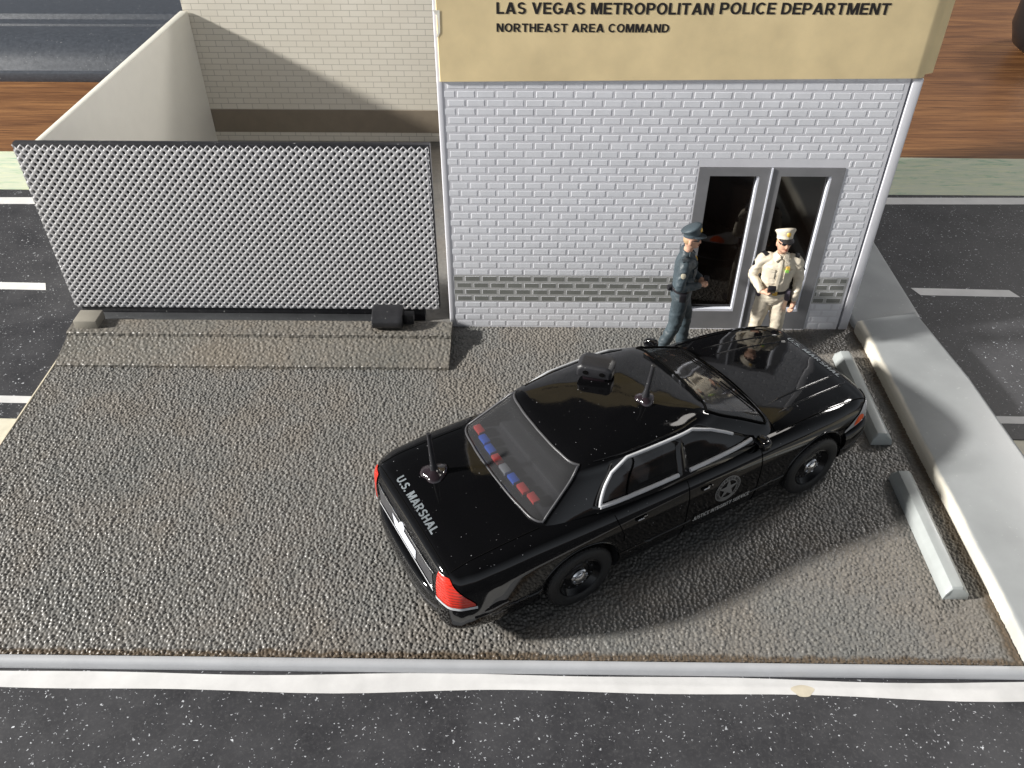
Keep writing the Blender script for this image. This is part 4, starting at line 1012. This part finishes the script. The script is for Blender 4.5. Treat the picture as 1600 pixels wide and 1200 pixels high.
    # epaulettes on the shoulders
    for s in (0, 1):
        sh = Vector(arms[s][0]); sg_ = 1 if sh.x > 0 else -1
        r_ = sb_.ray_cast(Vector((sh.x-sg_*.02, sh.y, 2)), Vector((0, 0, -1)))
        if r_[0]:
            q = r_[1].to_track_quat('Z', 'Y').to_matrix().to_4x4(); Me = Matrix.Translation(r_[0]) @ q
            MB().box((-.042, -.026, -.01), (.042, .026, .010), M=Me).build('epaulette', pal['epau'], shirt, bevel=.004)
        # sleeve patch
        mid = Vector(arms[s][0]).lerp(Vector(arms[s][1]), .35); r_ = sb_.ray_cast(Vector((mid.x+sg_*.5, mid.y + .05, mid.z)), Vector((-sg_, -.1, 0)))
        if r_[0]:
            q = r_[1].to_track_quat('Z', 'Y').to_matrix().to_4x4(); Me = Matrix.Translation(r_[0]) @ q @ Matrix.Diagonal((.030, .036, .012, 1))
            b = MB(); b.lathe([(1, -.5), (1, .4), (.7, .7), (.001, .8)], 16, Me, cap=False); b.build('sleeve_patch', pal['patch'], shirt, sm=50)
    # belt with gear
    bt = empty('belt'); bt.parent = root
    def ov(rx, ry, z, n=28): return [Vector((rx*math.cos(a), ry*math.sin(a), z)) for a in np.linspace(0, 2*math.pi, n+1)[:-1]]
    MB().ring_loft([ov(.170, .125, .968), ov(.176, .131, .974), ov(.176, .131, 1.006), ov(.170, .125, 1.012)]).build('belt_strap', pal['dark'], bt, sm=40)
    for (gx, gy, w_, h_, zz) in P['gear']:
        a = math.atan2(gy, gx); Mg = Matrix.Translation((gx, gy, zz)) @ Matrix.Rotation(a, 4, 'Z')
        MB().box((-.03, -w_, -h_), (.035, w_, h_), M=Mg).build('pouch', pal['gear'], bt, bevel=.012)
    MB().box((-.028, .115, .965), (.028, .142, 1.015)).build('buckle', pal['gold'], bt, bevel=.004)
    # held item
    hp_, hr_ = P['held']; Mi = Matrix.Translation(hp_) @ Matrix.Rotation(hr_[2], 4, 'Z') @ Matrix.Rotation(hr_[0], 4, 'X')
    return root, Mi
flesh = paintmat('painted_skin', (.62, .36, .25), .5, .06); navy = paintmat('navy_paint', (.055, .075, .088), .5, .2); navy2 = paintmat('navy_dark_paint', (.04, .052, .062), .5, .2)
tanp = paintmat('khaki_paint', (.68, .61, .49), .5, .07); tan2 = paintmat('khaki_shade_paint', (.65, .58, .46), .5, .07); dk = pbr('painted_black', (.012, .011, .014), .4)
gold = pbr('gold_paint', (.75, .48, .10), .35, .3); mth = pbr('painted_lip', (.25, .07, .05), .5); blond = paintmat('sandy_hair', (.45, .30, .17)); grn = pbr('green_paint', (.28, .62, .10), .5); purp = pbr('pale_patch', (.55, .50, .38), .5)
palN = dict(skin=flesh, mouth=mth, dark=dk, hair=blond, band=navy, cap=navy, visor=navy2, gold=gold, shirt=navy, trousers=navy, badge=gold, epau=navy2, patch=purp, gear=dk)
palT = dict(skin=flesh, mouth=mth, dark=dk, hair=blond, band=tanp, cap=tanp, visor=dk, gold=gold, shirt=tanp, trousers=tan2, badge=gold, epau=dk, patch=dk, gear=pbr('slate_gear', (.07, .06, .08), .4), green=grn)
# figures face local +Y; figure's right hand is local +X
pN = dict(arms=[((.20, -.01, 1.40), (.27, -.04, 1.13), (.10, .20, 1.08), (.02, .24, 1.08), (-.3, .0, -1)), ((-.20, -.01, 1.40), (-.27, -.02, 1.13), (-.10, .21, 1.06), (-.02, .25, 1.06), (.3, 0, -1))],
          legs=[((.09, 0, .86), (.12, -.03, .48), (.15, -.17, .08), (.17, -.03, .03)), ((-.09, 0, .86), (-.11, .10, .48), (-.13, .10, .08), (-.15, .24, .03))],
          head=(0, .03, 1.635), head_turn=rad(-10), nod=0, gear=[(.165, .02, .04, .055, .93), (-.16, .03, .03, .045, .95), (.05, -.14, .035, .03, .98)], held=((0, .27, 1.11), (0, 0, 0)))
r_, Mi = person((3.04, 13.66, 0), rad(-100), 'figurine of a person in dark blue-grey uniform and peaked cap, standing sideways', palN, pN)
MB().box((-.03, -.03, -.005), (.03, .03, .045), M=Mi).build('held_radio', dk, r_, bevel=.008)
pT = dict(arms=[((.205, -.01, 1.40), (.27, -.03, 1.13), (.17, .17, 1.03), (.08, .22, 1.05), (-.2, .3, 1)), ((-.205, -.01, 1.40), (-.26, .0, 1.13), (-.25, .08, .88), (-.24, .11, .80), (.6, .3, -.3))],
          legs=[((.09, 0, .86), (.13, .04, .48), (.15, .0, .08), (.19, .14, .03)), ((-.09, 0, .86), (-.12, .05, .48), (-.15, .04, .08), (-.19, .17, .03))],
          head=(.01, .04, 1.635), head_turn=rad(14), nod=rad(4), gear=[(-.16, .07, .028, .075, .95), (.165, .03, .04, .05, .94)], held=((.07, .25, 1.12), (rad(-30), 0, 0)), badge=-.085)
r_, Mi = person((4.76, 13.62, 0), rad(172), 'figurine of a person in cream uniform and cap holding a black radio at the waist', palT, pT)
MB().box((-.045, -.03, -.045), (.045, .03, .05), M=Mi).build('held_radio', dk, r_, bevel=.01)

# ---------------------------------------------------------------- things on the table behind
prof = [(28.5, -.24), (28.47, -.1), (28.5, .05), (28.58, .10), (28.64, .09), (28.68, .14), (28.78, .32), (28.95, .52), (29.2, .70), (29.55, .84), (30.0, .93), (30.45, .97), (30.5, .93), (30.56, .93), (30.6, 1.0), (30.95, 1.05), (31.0, 1.12), (31.05, 1.20), (31.15, 1.24), (33, 1.25), (40, 1.25), (40, -.24)]
b = MB(); b.ring_loft([[(x, y, z) for y, z in prof] for x in (-40, -39.9, -3.2, -3.0)]); o = b.build('device', M['tray'], sm=28); tag(o, 'long dark grey plastic device lying on the table behind the diorama', 'device')
b = MB(); Mx = Matrix.Translation((19.6, 31.5, -.24))
b.lathe([(1.5, 0), (1.95, .3), (2.15, .9), (2.1, 1.9), (1.75, 2.7), (1.1, 3.2), (.01, 3.35)], 40, Mx); o = b.build('black_pot', pbr('black_rubber', (.010, .010, .011), .35), sm=60); tag(o, 'rounded black object at the right edge of the table', 'pot')
